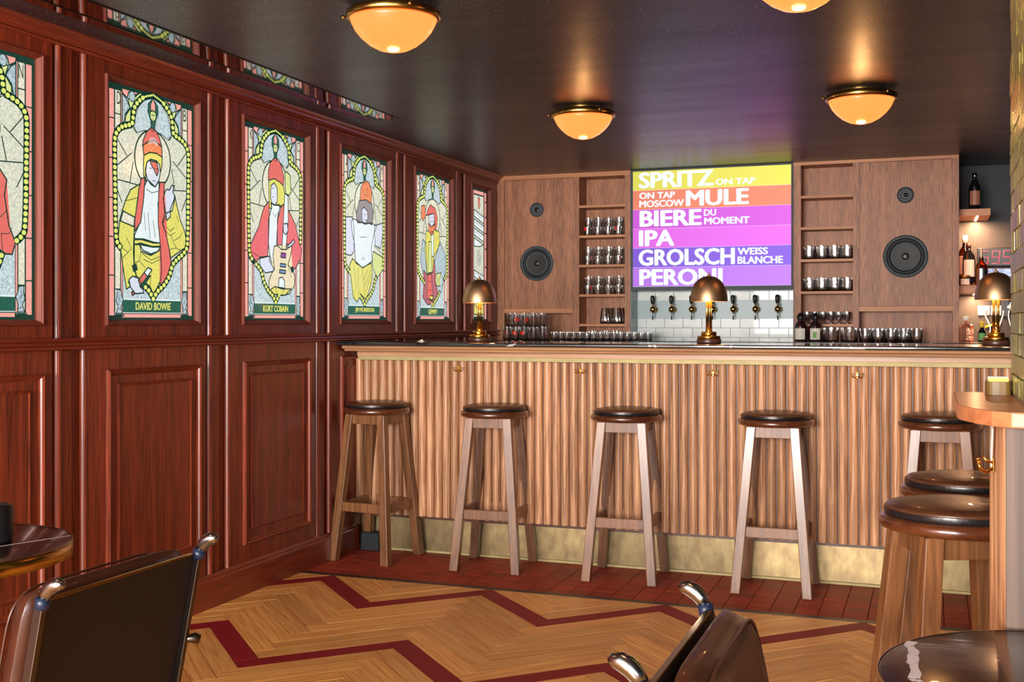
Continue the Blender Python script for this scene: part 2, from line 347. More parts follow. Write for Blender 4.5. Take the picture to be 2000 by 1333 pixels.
def fit_text(name, txt, mapf, x0, x1, z0, z1, mat, parent, heavy=0.02, **k):
    """text squeezed into a rectangle; mapf turns (a, b) on the surface into a 3D point"""
    me = text_mesh(txt, 0.0)
    if heavy:                                   # bold: the outline thickened all round
        bv = [tuple(v.co) for v in me.vertices]; bf = [tuple(q.vertices) for q in me.polygons]; V = []; F = []
        for i in range(9):
            a = math.pi*i/4; r = heavy*.9 if i < 8 else 0; k0 = len(V)
            V += [(x+r*math.cos(a), y+r*math.sin(a)*.55, z+i*2e-5) for x, y, z in bv]; F += [tuple(j+k0 for j in q) for q in bf]
        me = bpy.data.meshes.new(name); me.from_pydata(V, [], F)
    xs = [v.co.x for v in me.vertices]; ys = [v.co.y for v in me.vertices]
    ax, bx, ay, by = min(xs), max(xs), min(ys), max(ys)
    for v in me.vertices:
        a = x0 + (v.co.x-ax)/(bx-ax)*(x1-x0); b_ = z0 + (v.co.y-ay)/(by-ay)*(z1-z0)
        v.co = mapf(a, b_)
    me.materials.clear(); me.materials.append(mat); me.name = name
    return link(name, me, parent, **k)

# ================================================================ THE ROOM
CZ = 2.284
ceil = structure('ceiling')
MB().box(-3.1, 3.5, -3.7, 8.35, CZ, CZ+0.1).obj('ceiling_board', M['ceiling'], ceil)
# polished metal air slot set in the ceiling along the panelled wall
al = thing('ceiling_air_slot', 'long polished metal air slot in the black ceiling beside the panelled wall', 'air vent', (-2.665, 0, CZ))
MB().box(-0.1, 0.1, 0.5, 5.235, -0.004, 0.0).obj('slot_frame', M['gunmetal'], al)
MB().add([(-0.094,0.506,-0.0045),(-0.094,5.229,-0.0045),(-0.030,5.229,-0.0075),(-0.030,0.506,-0.0075)], [(0,1,2,3)]).obj('blade', M['mirror'], al)
MB().add([(-0.024,0.506,-0.0075),(-0.024,5.229,-0.0075),(0.094,5.229,-0.0045),(0.094,0.506,-0.0045)], [(0,1,2,3)]).obj('blade', M['mirror'], al)
MB().box(-0.030, -0.024, 0.506, 5.229, -0.010, -0.004).obj('centre_bar', M['gunmetal'], al)

wl = structure('wall_left')
MB().box(-3.06, -2.962, -3.6, 8.2, 0, CZ).obj('backing', M['mahog'], wl)
S_ = [0.647, 1.554, 2.461, 3.372, 4.286, 5.189, 6.093, 7.017]      # near edges of the panels
E_ = [1.393, 2.300, 3.205, 4.114, 5.033, 5.950, 6.842, 7.596]      # far edges
Fr = [(0.75,1.33),(1.66,2.24),(2.562,3.158),(3.478,4.068),(4.385,4.976),(5.288,5.886),(6.203,6.793),(7.100,7.462)]
def ring(mb, y0, y1, z0, z1, prof):
    n = len(prof); V = []
    for d, x in prof:
        V += [(x, y0+d, z0+d), (x, y1-d, z0+d), (x, y1-d, z1-d), (x, y0+d, z1-d)]
    F = []
    for j in range(n-1):
        for i in range(4):
            i2 = (i+1) % 4; F.append((j*4+i, j*4+i2, (j+1)*4+i2, (j+1)*4+i))
    mb.add(V, F)
    return mb
XP = -2.94
for i, (s, e, (fa, fb)) in enumerate(zip(S_, E_, Fr)):
    s2 = s + 0.012
    if i >= 2:
        mb = MB()
        for a, b, c, d in ((s2, fa+.01, 1.178, 2.236), (fb-.01, e, 1.178, 2.236), (fa+.01, fb-.01, 1.178, 1.234), (fa+.01, fb-.01, 2.172, 2.236)):
            mb.box(-2.962, XP, a, b, c, d)
        mb.obj('upper_panel', M['mahog'], wl)
        mb = ring(MB(), fa, fb, 1.224, 2.182, [(0,-2.941),(0.001,-2.931),(0.004,-2.928),(0.008,-2.928),(0.011,-2.933),(0.013,-2.933),(0.020,-2.948),(0.022,-2.948),(0.022,-2.958)])
        mb.obj('window_moulding', M['mahogM'], wl)
    else:
        MB().box(-2.962, XP, s2, e, 1.178, 2.236).obj('upper_panel', M['mahog'], wl)
    MB().box(-2.962, XP, s2, e, 0.13, 1.136).obj('lower_panel', M['mahog'], wl)
    ring(MB(), fa+.006, fb, 0.22, 1.055, [(0,-2.941),(0.001,-2.928),(0.007,-2.923),(0.014,-2.928),(0.017,-2.934),(0.024,-2.939)]).obj('panel_moulding', M['mahog'], wl)
    rr = ring(MB(), fa+.068, fb-.062, 0.284, 1.000, [(0,-2.9405),(0.001,-2.933),(0.006,-2.930),(0.012,-2.934)])
    rr.add([(-2.934, fa+.08, .296), (-2.934, fb-.074, .296), (-2.934, fb-.074, .988), (-2.934, fa+.08, .988)], [(0,1,2,3)])
    rr.obj('raised_field', M['mahog'], wl)
for i in range(len(S_)-1):
    e, s = E_[i], S_[i+1]
    for z0, z1 in ((0.13, 1.136), (1.178, 2.236)):
        MB().box(-2.962, -2.946, e+.052, e+.103, z0, z1).obj('pilaster', M['mahog'], wl)
        for y, r in ((e+.034, .016), (s+.004, .013)):
            mb = MB(); mb.extrude([(-2.958+math.cos(a)*r*1.5, y+math.sin(a)*r) for a in [(-90+180*k/8)*math.pi/180 for k in range(9)]], 'Z', z0, z1, smooth=False)
            mb.obj('bead', M['mahog'], wl)
# crown with rope bead, chair rail, baseboard
tr = structure('trim_1')
MB().extrude([(-2.962,2.230),(-2.944,2.230),(-2.941,2.243),(-2.930,2.245),(-2.926,2.249),(-2.920,2.252),(-2.914,2.259),(-2.911,2.267),(-2.906,2.270),(-2.900,2.271),(-2.894,2.275),(-2.892,2.284),(-2.962,2.284)], 'Y', -3.6, 7.598).obj('crown_moulding', M['mahogY'], tr)
mb = MB(); V = []; F = []; n = 8; step = 0.0035; cnt = int(6.2/step)
for k in range(cnt):
    y = 1.4 + k*step
    for i in range(n):
        a = 2*math.pi*i/n; r = 0.0072*(1+0.16*math.sin(2*a - y*320))
        V.append((-2.936+r*math.cos(a), y, 2.2375+r*math.sin(a)))
for k in range(cnt-1):
    for i in range(n):
        F.append((k*n+i, k*n+(i+1) % n, (k+1)*n+(i+1) % n, (k+1)*n+i))
mb.add(V, F, True); mb.obj('rope_bead', M['mahogY'], tr)
tr = structure('trim_2')
MB().extrude([(-2.962,1.134),(-2.936,1.134),(-2.922,1.137),(-2.914,1.142),(-2.914,1.147),(-2.920,1.151),(-2.930,1.154),(-2.932,1.161),(-2.926,1.166),(-2.914,1.169),(-2.910,1.173),(-2.914,1.178),(-2.935,1.181),(-2.962,1.181)], 'Y', -3.6, 7.598).obj('chair_rail', M['mahogY'], tr)
bb = structure('baseboard_left')
MB().extrude([(-2.962,0),(-2.916,0),(-2.916,0.118),(-2.921,0.126),(-2.930,0.130),(-2.938,0.142),(-2.962,0.142)], 'Y', -3.6, 5.46).obj('skirting', M['mahogY'], bb)

wb = structure('wall_back'); MB().box(-3.06, 3.5, 8.2, 8.3, 0, CZ).obj('wall_face', M['wall_dark'], wb)
wr = structure('wall_right'); MB().box(3.4, 3.5, -3.6, 8.2, 0, CZ).obj('wall_face', M['wall_dark'], wr)
wf = structure('wall_front')
mb = MB(); mb.box(-3.06, 3.5, -3.6, -3.5, 0, 0.7).box(-3.06, 3.5, -3.6, -3.5, 2.25, CZ).box(-3.06, -2.9, -3.6, -3.5, .7, 2.25).box(0.0, 0.3, -3.6, -3.5, .7, 2.25).box(3.1, 3.5, -3.6, -3.5, .7, 2.25)
mb.obj('wall_face', M['wall_dark'], wf)
for nme, a, b in (('window_1', -2.9, 0.0), ('window_2', 0.3, 3.1)):
    w = structure(nme)
    for k in range(4):
        x = a + (b-a)*k/3; MB().box(max(a, x-.025), min(b, x+.025), -3.58, -3.52, .7, 2.25).obj('mullion', M['mahog'], w)
    MB().box(a, b, -3.6, -3.45, .66, .7).obj('sill', M['mahogY'], w)

# ---------------------------------------------------------------- floor
fl = structure('floor')
MB().box(-3.06, 3.5, -3.6, 8.3, -0.08, -0.012).obj('screed', M['grout'], fl)
# terracotta strip in front of the bar
TM = MB().box(-.0489, .0489, -.0510, .0510, -.012, 0, bev=.0015).mesh('tile', M['terracotta'])
near, far = [], []
for i in range(62):
    for j in range(6):
        x = -2.905 + .1*i; y = 4.9535 + .1045*j
        (near if x < 1.15 else far).append((x, y))
for x, y in near: link('tile', TM, fl, (x, y, 0.0 + random.uniform(-.0006, .0004)))
mb = MB()
for x, y in far: mb.box(x-.0482, x+.0482, y-.0502, y+.0502, -.012, 0)
mb.obj('far_tiles', M['terracotta'], fl, kind='stuff')
MB().box(-2.93, 3.4, 4.858, 4.898, -.012, 0.0015).obj('threshold_strip', M['threshold'], fl)
MB().box(-3.0, 3.4, 5.585, 8.2, -.012, -0.001).obj('bar_floor', M['grout'], fl)
# herringbone parquet with red zigzag courses
LB, WB = 0.5824, 0.0895
X0, Y0 = -1.5015, 4.333
c45 = math.sqrt(.5)
def clip(poly, f):
    out = []
    for i in range(len(poly)):
        a, b_ = poly[i], poly[(i+1) % len(poly)]; fa_, fb_ = f(a), f(b_)
        if fa_ >= 0: out.append(a)
        if (fa_ >= 0) != (fb_ >= 0):
            t_ = fa_/(fa_-fb_); out.append((a[0]+(b_[0]-a[0])*t_, a[1]+(b_[1]-a[1])*t_))
    return out
g = 0.0014
rest = {False: MB(), True: MB()}
nb = 0
for k in range(-62, 8):
    for m_ in range(-4, 9):
        for typ in (0, 1):
            ox, oy = k*WB + m_*LB, k*WB - m_*LB
            r = (ox+g, ox+LB-g, oy+g, oy+WB-g) if typ == 0 else (ox+g, ox+WB-g, oy+WB+g, oy+WB+LB-g)
            cs = [(r[0], r[2]), (r[1], r[2]), (r[1], r[3]), (r[0], r[3])]
            poly = [(X0+(p_-q_)*c45, Y0+(p_+q_)*c45) for p_, q_ in cs]
            for f in (lambda p: p[0]+2.918, lambda p: 3.38-p[0], lambda p: 4.857-p[1], lambda p: p[1]+3.5):
                if len(poly) >= 3: poly = clip(poly, f)
            if len(poly) < 3: continue
            red = (k % 7 == 0)
            cx = sum(p[0] for p in poly)/len(poly); cy = sum(p[1] for p in poly)/len(poly)
            ar = abs(sum(poly[i][0]*poly[(i+1) % len(poly)][1]-poly[(i+1) % len(poly)][0]*poly[i][1] for i in range(len(poly))))/2
            if ar < 2e-4: continue
            if 2.95 < cy and cx < 1.05 and nb < 290:
                ang = math.radians(45 if typ == 0 else 135)
                ca, sa = math.cos(-ang), math.sin(-ang)
                loc = [((x-cx)*ca-(y-cy)*sa, (x-cx)*sa+(y-cy)*ca) for x, y in poly]
                o = MB().prism(loc, -.012, 0).obj('board', M['redboard' if red else 'board'], fl)
                o.location = (cx, cy, 0.0005 + random.uniform(-.0004, .0004)); o.rotation_euler = (0, 0, ang); nb += 1
            else:
                n = len(poly); rest[red].add([(x, y, 0) for x, y in poly], [tuple(range(n))])
rest[False].obj('far_boards', M['board'], fl, kind='stuff'); rest[True].obj('far_red_boards', M['redboard'], fl, kind='stuff')
print('boards', nb)

# ================================================================ STAINED GLASS LIGHT BOXES
ART = json.loads('''{"T":{"arch":[[500,7],[407,24],[354,43],[311,66],[285,90],[274,120],[263,156],[194,171],[139,185],[98,209],[80,238],[78,295],[80,376],[83,458],[85,549],[93,647],[103,671],[143,696],[217,724],[275,752],[311,800],[373,843],[451,873],[500,908]],"pieces":[["pinkc",[[161,0],[354,3],[306,28],[269,9],[231,25],[219,50],[169,34]]],["blue",[[165,36],[206,53],[248,89],[200,119],[185,158],[165,160]]],["lime",[[226,53],[257,51],[311,33],[352,8],[446,6],[396,21],[343,37],[294,64],[270,85],[252,94]]],["lime",[[200,156],[200,128],[248,94],[257,97],[252,152]]]],"circle":[270,26],"leads":[[[104,231],[211,298]],[[104,348],[263,282]],[[280,320],[243,408]],[[104,406],[322,415]],[[104,443],[159,502]],[[280,172],[317,191]]],"statue":[[104,871],[144,875],[154,899],[169,915],[148,944],[154,977],[93,977],[113,944],[93,920],[104,895]]},"F":{"1":[["red",[[480,151],[424,177],[387,219],[383,240],[441,218],[519,207],[574,219],[600,227],[574,189],[535,163]]],["orange",[[383,240],[441,218],[519,207],[600,227],[606,273],[541,261],[463,263],[396,281]]],["yellow",[[396,281],[463,263],[541,261],[606,273],[600,317],[585,343],[574,309],[541,295],[474,292],[430,308],[413,343],[419,394],[396,370],[391,319]]],["yellow",[[348,410],[248,442],[194,492],[169,524],[133,580],[119,650],[154,730],[174,791],[206,869],[248,856],[226,836],[311,809],[289,784],[280,705],[285,642],[289,614],[300,559],[331,461]]],["white",[[396,422],[435,384],[524,411],[567,383],[569,465],[557,481],[563,580],[585,658],[507,657],[396,647],[300,650],[289,638],[348,581],[365,514],[391,449]]],["face",[[430,308],[474,292],[541,295],[574,309],[585,339],[569,378],[524,411],[474,403],[435,384],[415,351]]],["red",[[463,299],[541,301],[563,337],[543,361],[513,336],[480,317]]],["cream",[[169,537],[294,557],[285,598],[141,581]]],["red",[[365,385],[407,377],[396,459],[387,491],[359,576],[294,617],[294,571],[328,477],[335,441]]],["yellow",[[289,655],[365,650],[496,660],[585,658],[585,671],[496,677],[365,667],[289,674]]],["yellow",[[289,675],[348,673],[365,703],[474,716],[591,686],[600,759],[585,824],[507,890],[463,853],[331,817],[311,809],[289,763]]],["white",[[348,673],[496,679],[585,675],[552,696],[474,710],[387,697]]],["yellow",[[754,437],[819,541],[878,596],[909,661],[830,682],[700,722],[689,683],[643,606],[609,573],[659,518],[724,506],[754,452]]],["face",[[631,433],[654,413],[689,414],[719,391],[741,391],[730,422],[750,432],[748,452],[700,499],[700,534],[659,553],[631,490],[615,457]]],["red",[[576,387],[631,383],[619,466],[633,520],[606,564],[643,606],[694,691],[709,735],[689,801],[574,855],[596,781],[585,678],[557,567],[563,438]]],["face",[[231,827],[269,812],[343,821],[396,883],[300,887],[248,860]]],["green",[[435,811],[469,805],[376,865],[348,855]]],["red",[[331,829],[396,794],[435,811],[354,854]]],["white",[[396,794],[441,770],[485,780],[435,811]]],["red",[[257,881],[280,877],[289,889],[269,895]]]],"2":[["red",[[478,151],[420,180],[389,223],[387,277],[478,260],[569,272],[629,288],[636,239],[596,184],[544,155]]],["red",[[400,383],[323,416],[273,470],[236,524],[112,619],[101,667],[174,712],[261,678],[373,670],[389,597],[400,476]]],["red",[[642,386],[731,422],[826,481],[868,538],[938,619],[911,671],[826,723],[704,710],[704,594],[530,608],[530,470],[569,406]]],["white",[[439,414],[439,389],[491,398],[557,391],[596,397],[536,470],[516,605],[478,736],[412,669],[387,597],[389,477]]],["yellow",[[393,275],[478,260],[569,272],[629,288],[650,328],[642,382],[582,402],[530,396],[478,399],[426,389],[439,421],[400,416]]],["face",[[426,301],[478,282],[528,307],[530,376],[491,398],[439,389],[420,362]]],["white",[[650,328],[704,329],[710,462],[704,486],[669,624],[603,626],[629,465]]],["lime",[[650,213],[691,210],[737,223],[758,314],[704,338],[663,327]]],["cream2",[[478,614],[530,608],[596,627],[677,624],[772,595],[758,638],[704,705],[785,733],[820,765],[812,815],[731,858],[623,871],[478,865],[400,838],[393,798],[439,757],[484,732],[458,663]]],["yellow",[[412,844],[491,824],[596,835],[758,833],[650,869],[478,865]]],["face",[[248,685],[348,674],[412,667],[400,690],[478,736],[451,747],[337,757],[261,725]]],["face",[[623,491],[691,483],[704,524],[663,546],[629,535]]],["white",[[557,779],[609,772],[642,789],[650,831],[544,827]]],["purple",[[590,644],[669,645],[663,670],[582,668]]],["bluec",[[576,701],[665,702],[663,719],[573,718]]],["bluec",[[565,734],[665,736],[660,754],[561,751]]],["face",[[677,607],[758,584],[799,565],[816,578],[758,603],[691,614]]]],"3":[["orange",[[499,149],[419,206],[403,279],[644,284],[654,208],[597,160]]],["face",[[111,393],[249,386],[279,453],[279,590],[218,617],[111,612]]],["face",[[711,417],[912,389],[912,435],[845,553],[727,539]]],["white",[[249,395],[436,411],[514,417],[629,403],[761,415],[694,479],[644,560],[662,638],[467,683],[310,657],[294,556],[249,488],[218,422]]],["grey",[[388,281],[532,268],[662,287],[688,365],[654,415],[579,405],[514,417],[436,411],[348,416],[325,365]]],["face",[[436,334],[484,315],[564,336],[570,380],[514,413],[451,403]]],["yellow",[[249,634],[451,683],[644,648],[667,717],[644,771],[532,877],[419,844],[340,892],[264,862],[187,678]]],["lime",[[677,576],[895,605],[895,685],[761,741],[667,664]]]],"4":[["blue",[[230,452],[320,474],[337,683],[230,686],[162,587]]],["blue",[[702,451],[871,541],[852,672],[739,804],[591,806],[554,593]]],["yellow",[[320,389],[462,392],[554,371],[682,383],[702,469],[536,560],[499,680],[337,683],[283,517]]],["white",[[452,393],[524,389],[524,560],[474,561]]],["red",[[427,207],[571,224],[635,290],[591,386],[546,337],[536,261],[320,288],[355,249]]],["face",[[390,276],[536,261],[554,328],[462,358],[390,328]]],["orange",[[372,337],[462,358],[565,332],[524,398],[462,417],[402,395]]],["orange",[[195,228],[283,219],[308,289],[230,330],[189,295]]],["lime",[[390,462],[462,460],[481,672],[365,674]]],["purple2",[[248,660],[355,692],[499,663],[536,576],[571,636],[554,730],[645,814],[517,884],[355,894],[230,845],[283,751]]],["red",[[365,683],[462,685],[499,859],[337,853]]],["yellow",[[427,829],[517,833],[503,866],[415,861]]],["lime",[[591,678],[739,666],[673,719],[702,762],[591,759],[635,719]]]],"0":[["red",[[500,330],[640,400],[760,480],[741,537],[776,647],[830,710],[804,756],[696,755],[500,690],[330,640],[230,600],[300,470]]],["cream",[[440,380],[560,380],[590,640],[500,760],[410,640]]],["yellow",[[400,560],[600,560],[640,700],[560,880],[500,900],[440,880],[360,700]]],["red",[[500,165],[420,250],[430,310],[570,310],[580,250]]],["face",[[440,310],[560,310],[565,370],[500,440],[435,370]]]]},"X":{"1":[[[194,492],[322,472]],[[159,738],[257,695]],[[257,695],[206,650]],[[133,688],[217,710]],[[285,757],[343,744]],[[343,744],[413,774]],[[343,744],[359,703]],[[376,711],[474,737],[585,716]],[[387,736],[485,751],[585,729]],[[643,602],[700,619],[759,602]],[[700,617],[770,673]],[[689,682],[770,673]],[[770,673],[837,682]],[[741,641],[819,620],[843,597]],[[648,580],[700,600],[748,580]],[[776,526],[800,556]],[[463,853],[474,805]],[[457,333],[485,331]],[[524,329],[552,331]],[[491,386],[524,384]],[[419,427],[480,440],[563,427]],[[413,608],[396,532]],[[524,637],[496,561]],[[463,644],[441,530]]],"2":[[[439,312],[470,310]],[[445,359],[470,356]],[[124,655],[261,678]],[[451,437],[491,459],[544,432]],[[491,824],[524,865]],[[650,831],[596,870]],[[758,774],[704,710]]],"3":[[[467,359],[505,359]],[[524,358],[556,354]],[[493,392],[532,389]],[[451,683],[514,877]],[[564,694],[484,756]],[[635,692],[505,791]],[[644,718],[524,825]],[[279,675],[325,811]],[[358,690],[373,845]],[[436,636],[467,618],[505,635]],[[403,499],[547,494]],[[694,540],[912,591]],[[467,202],[484,237],[532,242]],[[564,188],[547,223],[579,248]]],"4":[[[419,296],[452,296]],[[481,294],[517,289]],[[407,327],[466,316],[524,322]],[[372,734],[458,734]],[[372,792],[458,793]],[[343,422],[365,438]],[[608,420],[635,441]],[[230,518],[265,535]]],"0":[[[380,760],[620,760]],[[696,627],[765,592]],[[715,679],[728,754]],[[715,682],[776,680],[804,655]]]}}''')
GL = [(a+.022, b_-.022) for a, b_ in Fr[2:7]]
ZT, ZB = 2.160, 1.246
LABELS = ['backlit stained glass panel cut off by the left picture edge, red robe, letter N',
 'backlit stained glass panel of yellow-coated figure with lightning-painted face holding up a hand',
 'backlit stained glass panel of long-haired blond figure in red cardigan holding a guitar',
 'backlit stained glass panel of bare-chested figure with grey hair and yellow trousers',
 'backlit stained glass panel of bearded figure in red headscarf with purple guitar']
NAMES = ['', 'DAVID BOWIE', 'KURT COBAIN', 'JIM MORRISON', 'LEMMY']
LET = [('D', 'N'), ('D', 'B'), ('K', 'C'), ('J', 'M'), ('L', 'K')]
Mir = lambda P: [[1000-u, v] for u, v in P]
XG = -2.953
def smooth_path(P, sub=3):
    out = []
    for i in range(len(P)-1):
        p0 = P[max(i-1, 0)]; p1 = P[i]; p2 = P[i+1]; p3 = P[min(i+2, len(P)-1)]
        for k in range(sub):
            t_ = k/sub
            out.append([0.5*((2*p1[c])+(-p0[c]+p2[c])*t_+(2*p0[c]-5*p1[c]+4*p2[c]-p3[c])*t_*t_+(-p0[c]+3*p1[c]-3*p2[c]+p3[c])*t_**3) for c in (0, 1)])
    out.append(P[-1]); return out
class Panel:
    def __init__(s, root, ya, yb, zt, zb):
        s.root, s.ya, s.yb, s.zt, s.zb = root, ya, yb, zt, zb; s.lay = 0; s.lead = MB()
    def pt(s, u, v, d): return (XG + d, s.ya + (s.yb-s.ya)*u/1000, s.zt + (s.zb-s.zt)*v/1000)
    def piece(s, key, poly, name='glass_piece', outline=3.0, lift=None):
        outline *= 2.3
        poly = [(min(max(u, 0), 1000), min(max(v, 14), 994)) for u, v in poly]
        s.lay += 1; d = lift if lift else 0.0006 + s.lay*0.00006
        n = len(poly); V = [s.pt(u, v, d) for u, v in poly] + [s.pt(u, v, 0) for u, v in poly]
        bm = bmesh.new(); vs = [bm.verts.new(p) for p in V]
        f = bm.faces.new(vs[:n]); bmesh.ops.triangulate(bm, faces=[f])
        for i in range(n): bm.faces.new((vs[i], vs[(i+1) % n], vs[n+(i+1) % n], vs[n+i]))
        bmesh.ops.recalc_face_normals(bm, faces=bm.faces)
        me = bpy.data.meshes.new(name); bm.to_mesh(me); bm.free(); me.materials.append(M['lg_'+key])
        link(name, me, s.root)
        if outline: s.line(list(poly)+[poly[0]], outline, d+0.0002)
    def line(s, P, w=4.0, d=None):
        d = d if d else 0.0009 + s.lay*0.00006
        for a, b_ in zip(P[:-1], P[1:]):
            A_ = Vector(s.pt(a[0], a[1], d)); B_ = Vector(s.pt(b_[0], b_[1], d)); t_ = B_-A_
            if t_.length < 1e-5: continue
            t_.normalize(); nrm = Vector((0, -t_.z, t_.y))*(w*0.00038); t_ = t_*(w*0.00015)
            s.lead.add([A_-t_-nrm, B_+t_-nrm, B_+t_+nrm, A_-t_+nrm], [(0,1,2,3)])
    def disc(s, mb, u, v, r, d, n=10, sq=1.0):
        c = Vector(s.pt(u, v, d)); V = [c+Vector((0, math.cos(2*math.pi*i/n)*r, math.sin(2*math.pi*i/n)*r*sq)) for i in range(n)]
        mb.add(V, [tuple(range(n))])
    def finish(s): s.lead.obj('leading', M['leadc'], s.root)
for w in range(5):
    ya, yb = GL[w]
    root = thing('stained_glass_panel', LABELS[w], 'stained glass', (0,0,0))
    P = Panel(root, ya, yb, ZT, ZB)
    MB().box(-2.9615, XG+0.0002, ya, yb, ZB, ZT).obj('light_box', M['leadc'], root)
    T = ART['T']
    P.piece('bluem', [(165,20),(835,20),(835,915),(165,915)], outline=0)
    arch = smooth_path(T['arch'])
    full = arch + Mir(arch)[::-1]
    # side strips
    for mirr in (False, True):
        q = Mir if mirr else (lambda z: z)
        off = 40 if mirr else 0
        vs = [26, 150+off, 318+off, 486+off, 650+off, 812+off, 984]
        for a, b_ in zip(vs[:-1], vs[1:]): P.piece('pinkc', q([(28,a),(84,a),(84,b_),(28,b_)]), outline=2.6)
        vs = [26, 128, 240, 560, 690, 870, 984]
        for a, b_ in zip(vs[:-1], vs[1:]): P.piece('cream', q([(88,a),(148,a),(148,b_),(88,b_)]), outline=2.6)
        P.piece('pinkc', q([(150,26),(163,26),(163,560),(150,560)]), outline=2); P.piece('pinkc', q([(150,560),(170,560),(170,984),(150,984)]), outline=2)
        for key, poly in T['pieces']: P.piece(key, q(poly), outline=3)
        c = q([T['circle']])[0]
        m1, m2 = MB(), MB(); P.lay += 2
        P.disc(m1, c[0], c[1]+12, .020, 0.0009+P.lay*.00006, 16, 1.15); P.disc(m2, c[0], c[1]+12, .0165, 0.0011+P.lay*.00006, 16, 1.15)
        m1.obj('roundel_rim', M['leadc'], root); m2.obj('roundel', M['lg_blue'], root)
    P.piece('inner', full, outline=0)
    # blue tympanum behind the skull emblem
    P.piece('bluem', [(500,20),(400,40),(330,80),(300,130),(285,165),(320,190),(400,172),(500,165),(600,172),(680,190),(715,165),(700,130),(670,80),(600,40)], outline=2)
    for l in T['leads']:
        P.line(l, 6)
        P.line(Mir(l), 6)
    # halo
    hal = [(500+205*math.cos(a), 292-128*math.sin(a)) for a in [2*math.pi*k/28 for k in range(28)]]
    P.piece('cream', hal, 'halo', outline=4)
    P.lay += 1; mbd = MB()
    for k in range(36):
        a = 2*math.pi*k/36; P.disc(mbd, 500+178*math.cos(a), 292-111*math.sin(a), .0032, 0.0008+P.lay*.00006, 6)
    mbd.obj('halo_dots', M['lg_white'], root, kind='stuff')
    # skull emblem over the arch point
    P.piece('green', [(500,22),(445,50),(440,85),(470,120),(482,165),(518,165),(530,120),(560,85),(555,50)], 'emblem', outline=2)
    P.piece('pinkc', [(500,22),(474,50),(474,80),(526,80),(526,50)], 'emblem_mitre', outline=2)
    sk = [(500+34*math.cos(a), 98-24*math.sin(a)) for a in [2*math.pi*k/14 for k in range(14)]]
    P.piece('lime', sk, 'skull', outline=2); P.line([(486,96),(494,96)], 8); P.line([(506,96),(514,96)], 8); P.line([(492,112),(508,112)], 3)
    # figure
    for key, poly in ART['F'][str(w)]: P.piece(key, poly, outline=3.2)
    for l in ART['X'][str(w)]: P.line(l, 3.6)
    if w == 1:   # ray lines in the mitre
        for k in range(7):
            a = math.radians(40+k*17); P.lay += 0
        mbd = MB(); P.lay += 1
        for k in range(9):
            a = math.radians(25+k*16.5)
            A_ = P.pt(500+38*math.cos(a), 232-12*math.sin(a), .0012+P.lay*.00006); B_ = P.pt(500+62*math.cos(a), 232-40*math.sin(a), .0012+P.lay*.00006)
            A_, B_ = Vector(A_), Vector(B_); t_ = (B_-A_).normalized(); nn = Vector((0, -t_.z, t_.y))*.0012
            mbd.add([A_-nn, B_-nn, B_+nn, A_+nn], [(0,1,2,3)])
        mbd.obj('mitre_rays', M['lg_white'], root)
    # beaded arch on top of everything except where the figure covers it
    P.lay += 2
    figs = [poly for key, poly in ART['F'][str(w)]]
    def inside(p):
        for poly in figs:
            c_ = False; n = len(poly)
            for i in range(n):
                (x1, y1), (x2, y2) = poly[i], poly[(i+1) % n]
                if (y1 > p[1]) != (y2 > p[1]) and p[0] < (x2-x1)*(p[1]-y1)/(y2-y1+1e-9)+x1: c_ = not c_
            if c_: return True
        return False
    beads = MB()
    for path in (arch, Mir(arch)):
        for a, b_ in zip(path[:-1], path[1:]):
            if not inside(((a[0]+b_[0])/2, (a[1]+b_[1])/2)): P.line([a, b_], 38)
        acc = 0; need = 0
        for a, b_ in zip(path[:-1], path[1:]):
            A_, B_ = Vector(P.pt(a[0], a[1], 0)), Vector(P.pt(b_[0], b_[1], 0)); Ls = (B_-A_).length
            while need <= acc+Ls:
                t_ = (need-acc)/max(Ls, 1e-6); u, v = a[0]+(b_[0]-a[0])*t_, a[1]+(b_[1]-a[1])*t_
                rb = .0055 if v < 30 else .0105
                if not inside((u, v)): P.disc(beads, u, v, rb, 0.0013+P.lay*.00006, 12, .86)
                need += rb*2.12
            acc += Ls
    beads.obj('bead_row', M['lg_bead'], root, kind='stuff')
    # banner, foot strip, small statues
    P.piece('green', [(174,915),(826,915),(826,966),(174,966)], 'banner', outline=0)
    P.piece('white', [(174,909),(826,909),(826,914),(174,914)], 'banner_edge', outline=0); P.piece('white', [(174,968),(826,968),(826,972),(174,972)], 'banner_edge', outline=0)
    P.piece('pinkc', [(174,973),(826,973),(826,992),(174,992)], 'foot_strip', outline=2)
    for q in (lambda z: z, Mir):
        P.piece('blue', q(T['statue']), 'statue', outline=2.4); P.line(q([(110,905),(150,925)]), 2.4); P.line(q([(115,950),(148,960)]), 2.4); P.line(q([(125,880),(125,935)]), 2)
        P.piece('white', q([(75,980),(170,980),(160,972),(90,972)]), 'statue_base', outline=2)
    P.lay += 3; dd = 0.0016+P.lay*.00006
    mp_ = lambda a, b_: P.pt(a, b_, dd)
    if NAMES[w]:
        wd = 200 if len(NAMES[w]) > 6 else 120
        fit_text('banner_lettering', NAMES[w], mp_, 500-wd, 500+wd, 957, 924, M['lg_yellow'], root, 0.03)
    for (ch, ua) in zip(LET[w], (98, 852)):
        fit_text('capital_letter', ch, mp_, ua, ua+40, 88, 34, M['leadc'], root, 0.0)
    P.finish()
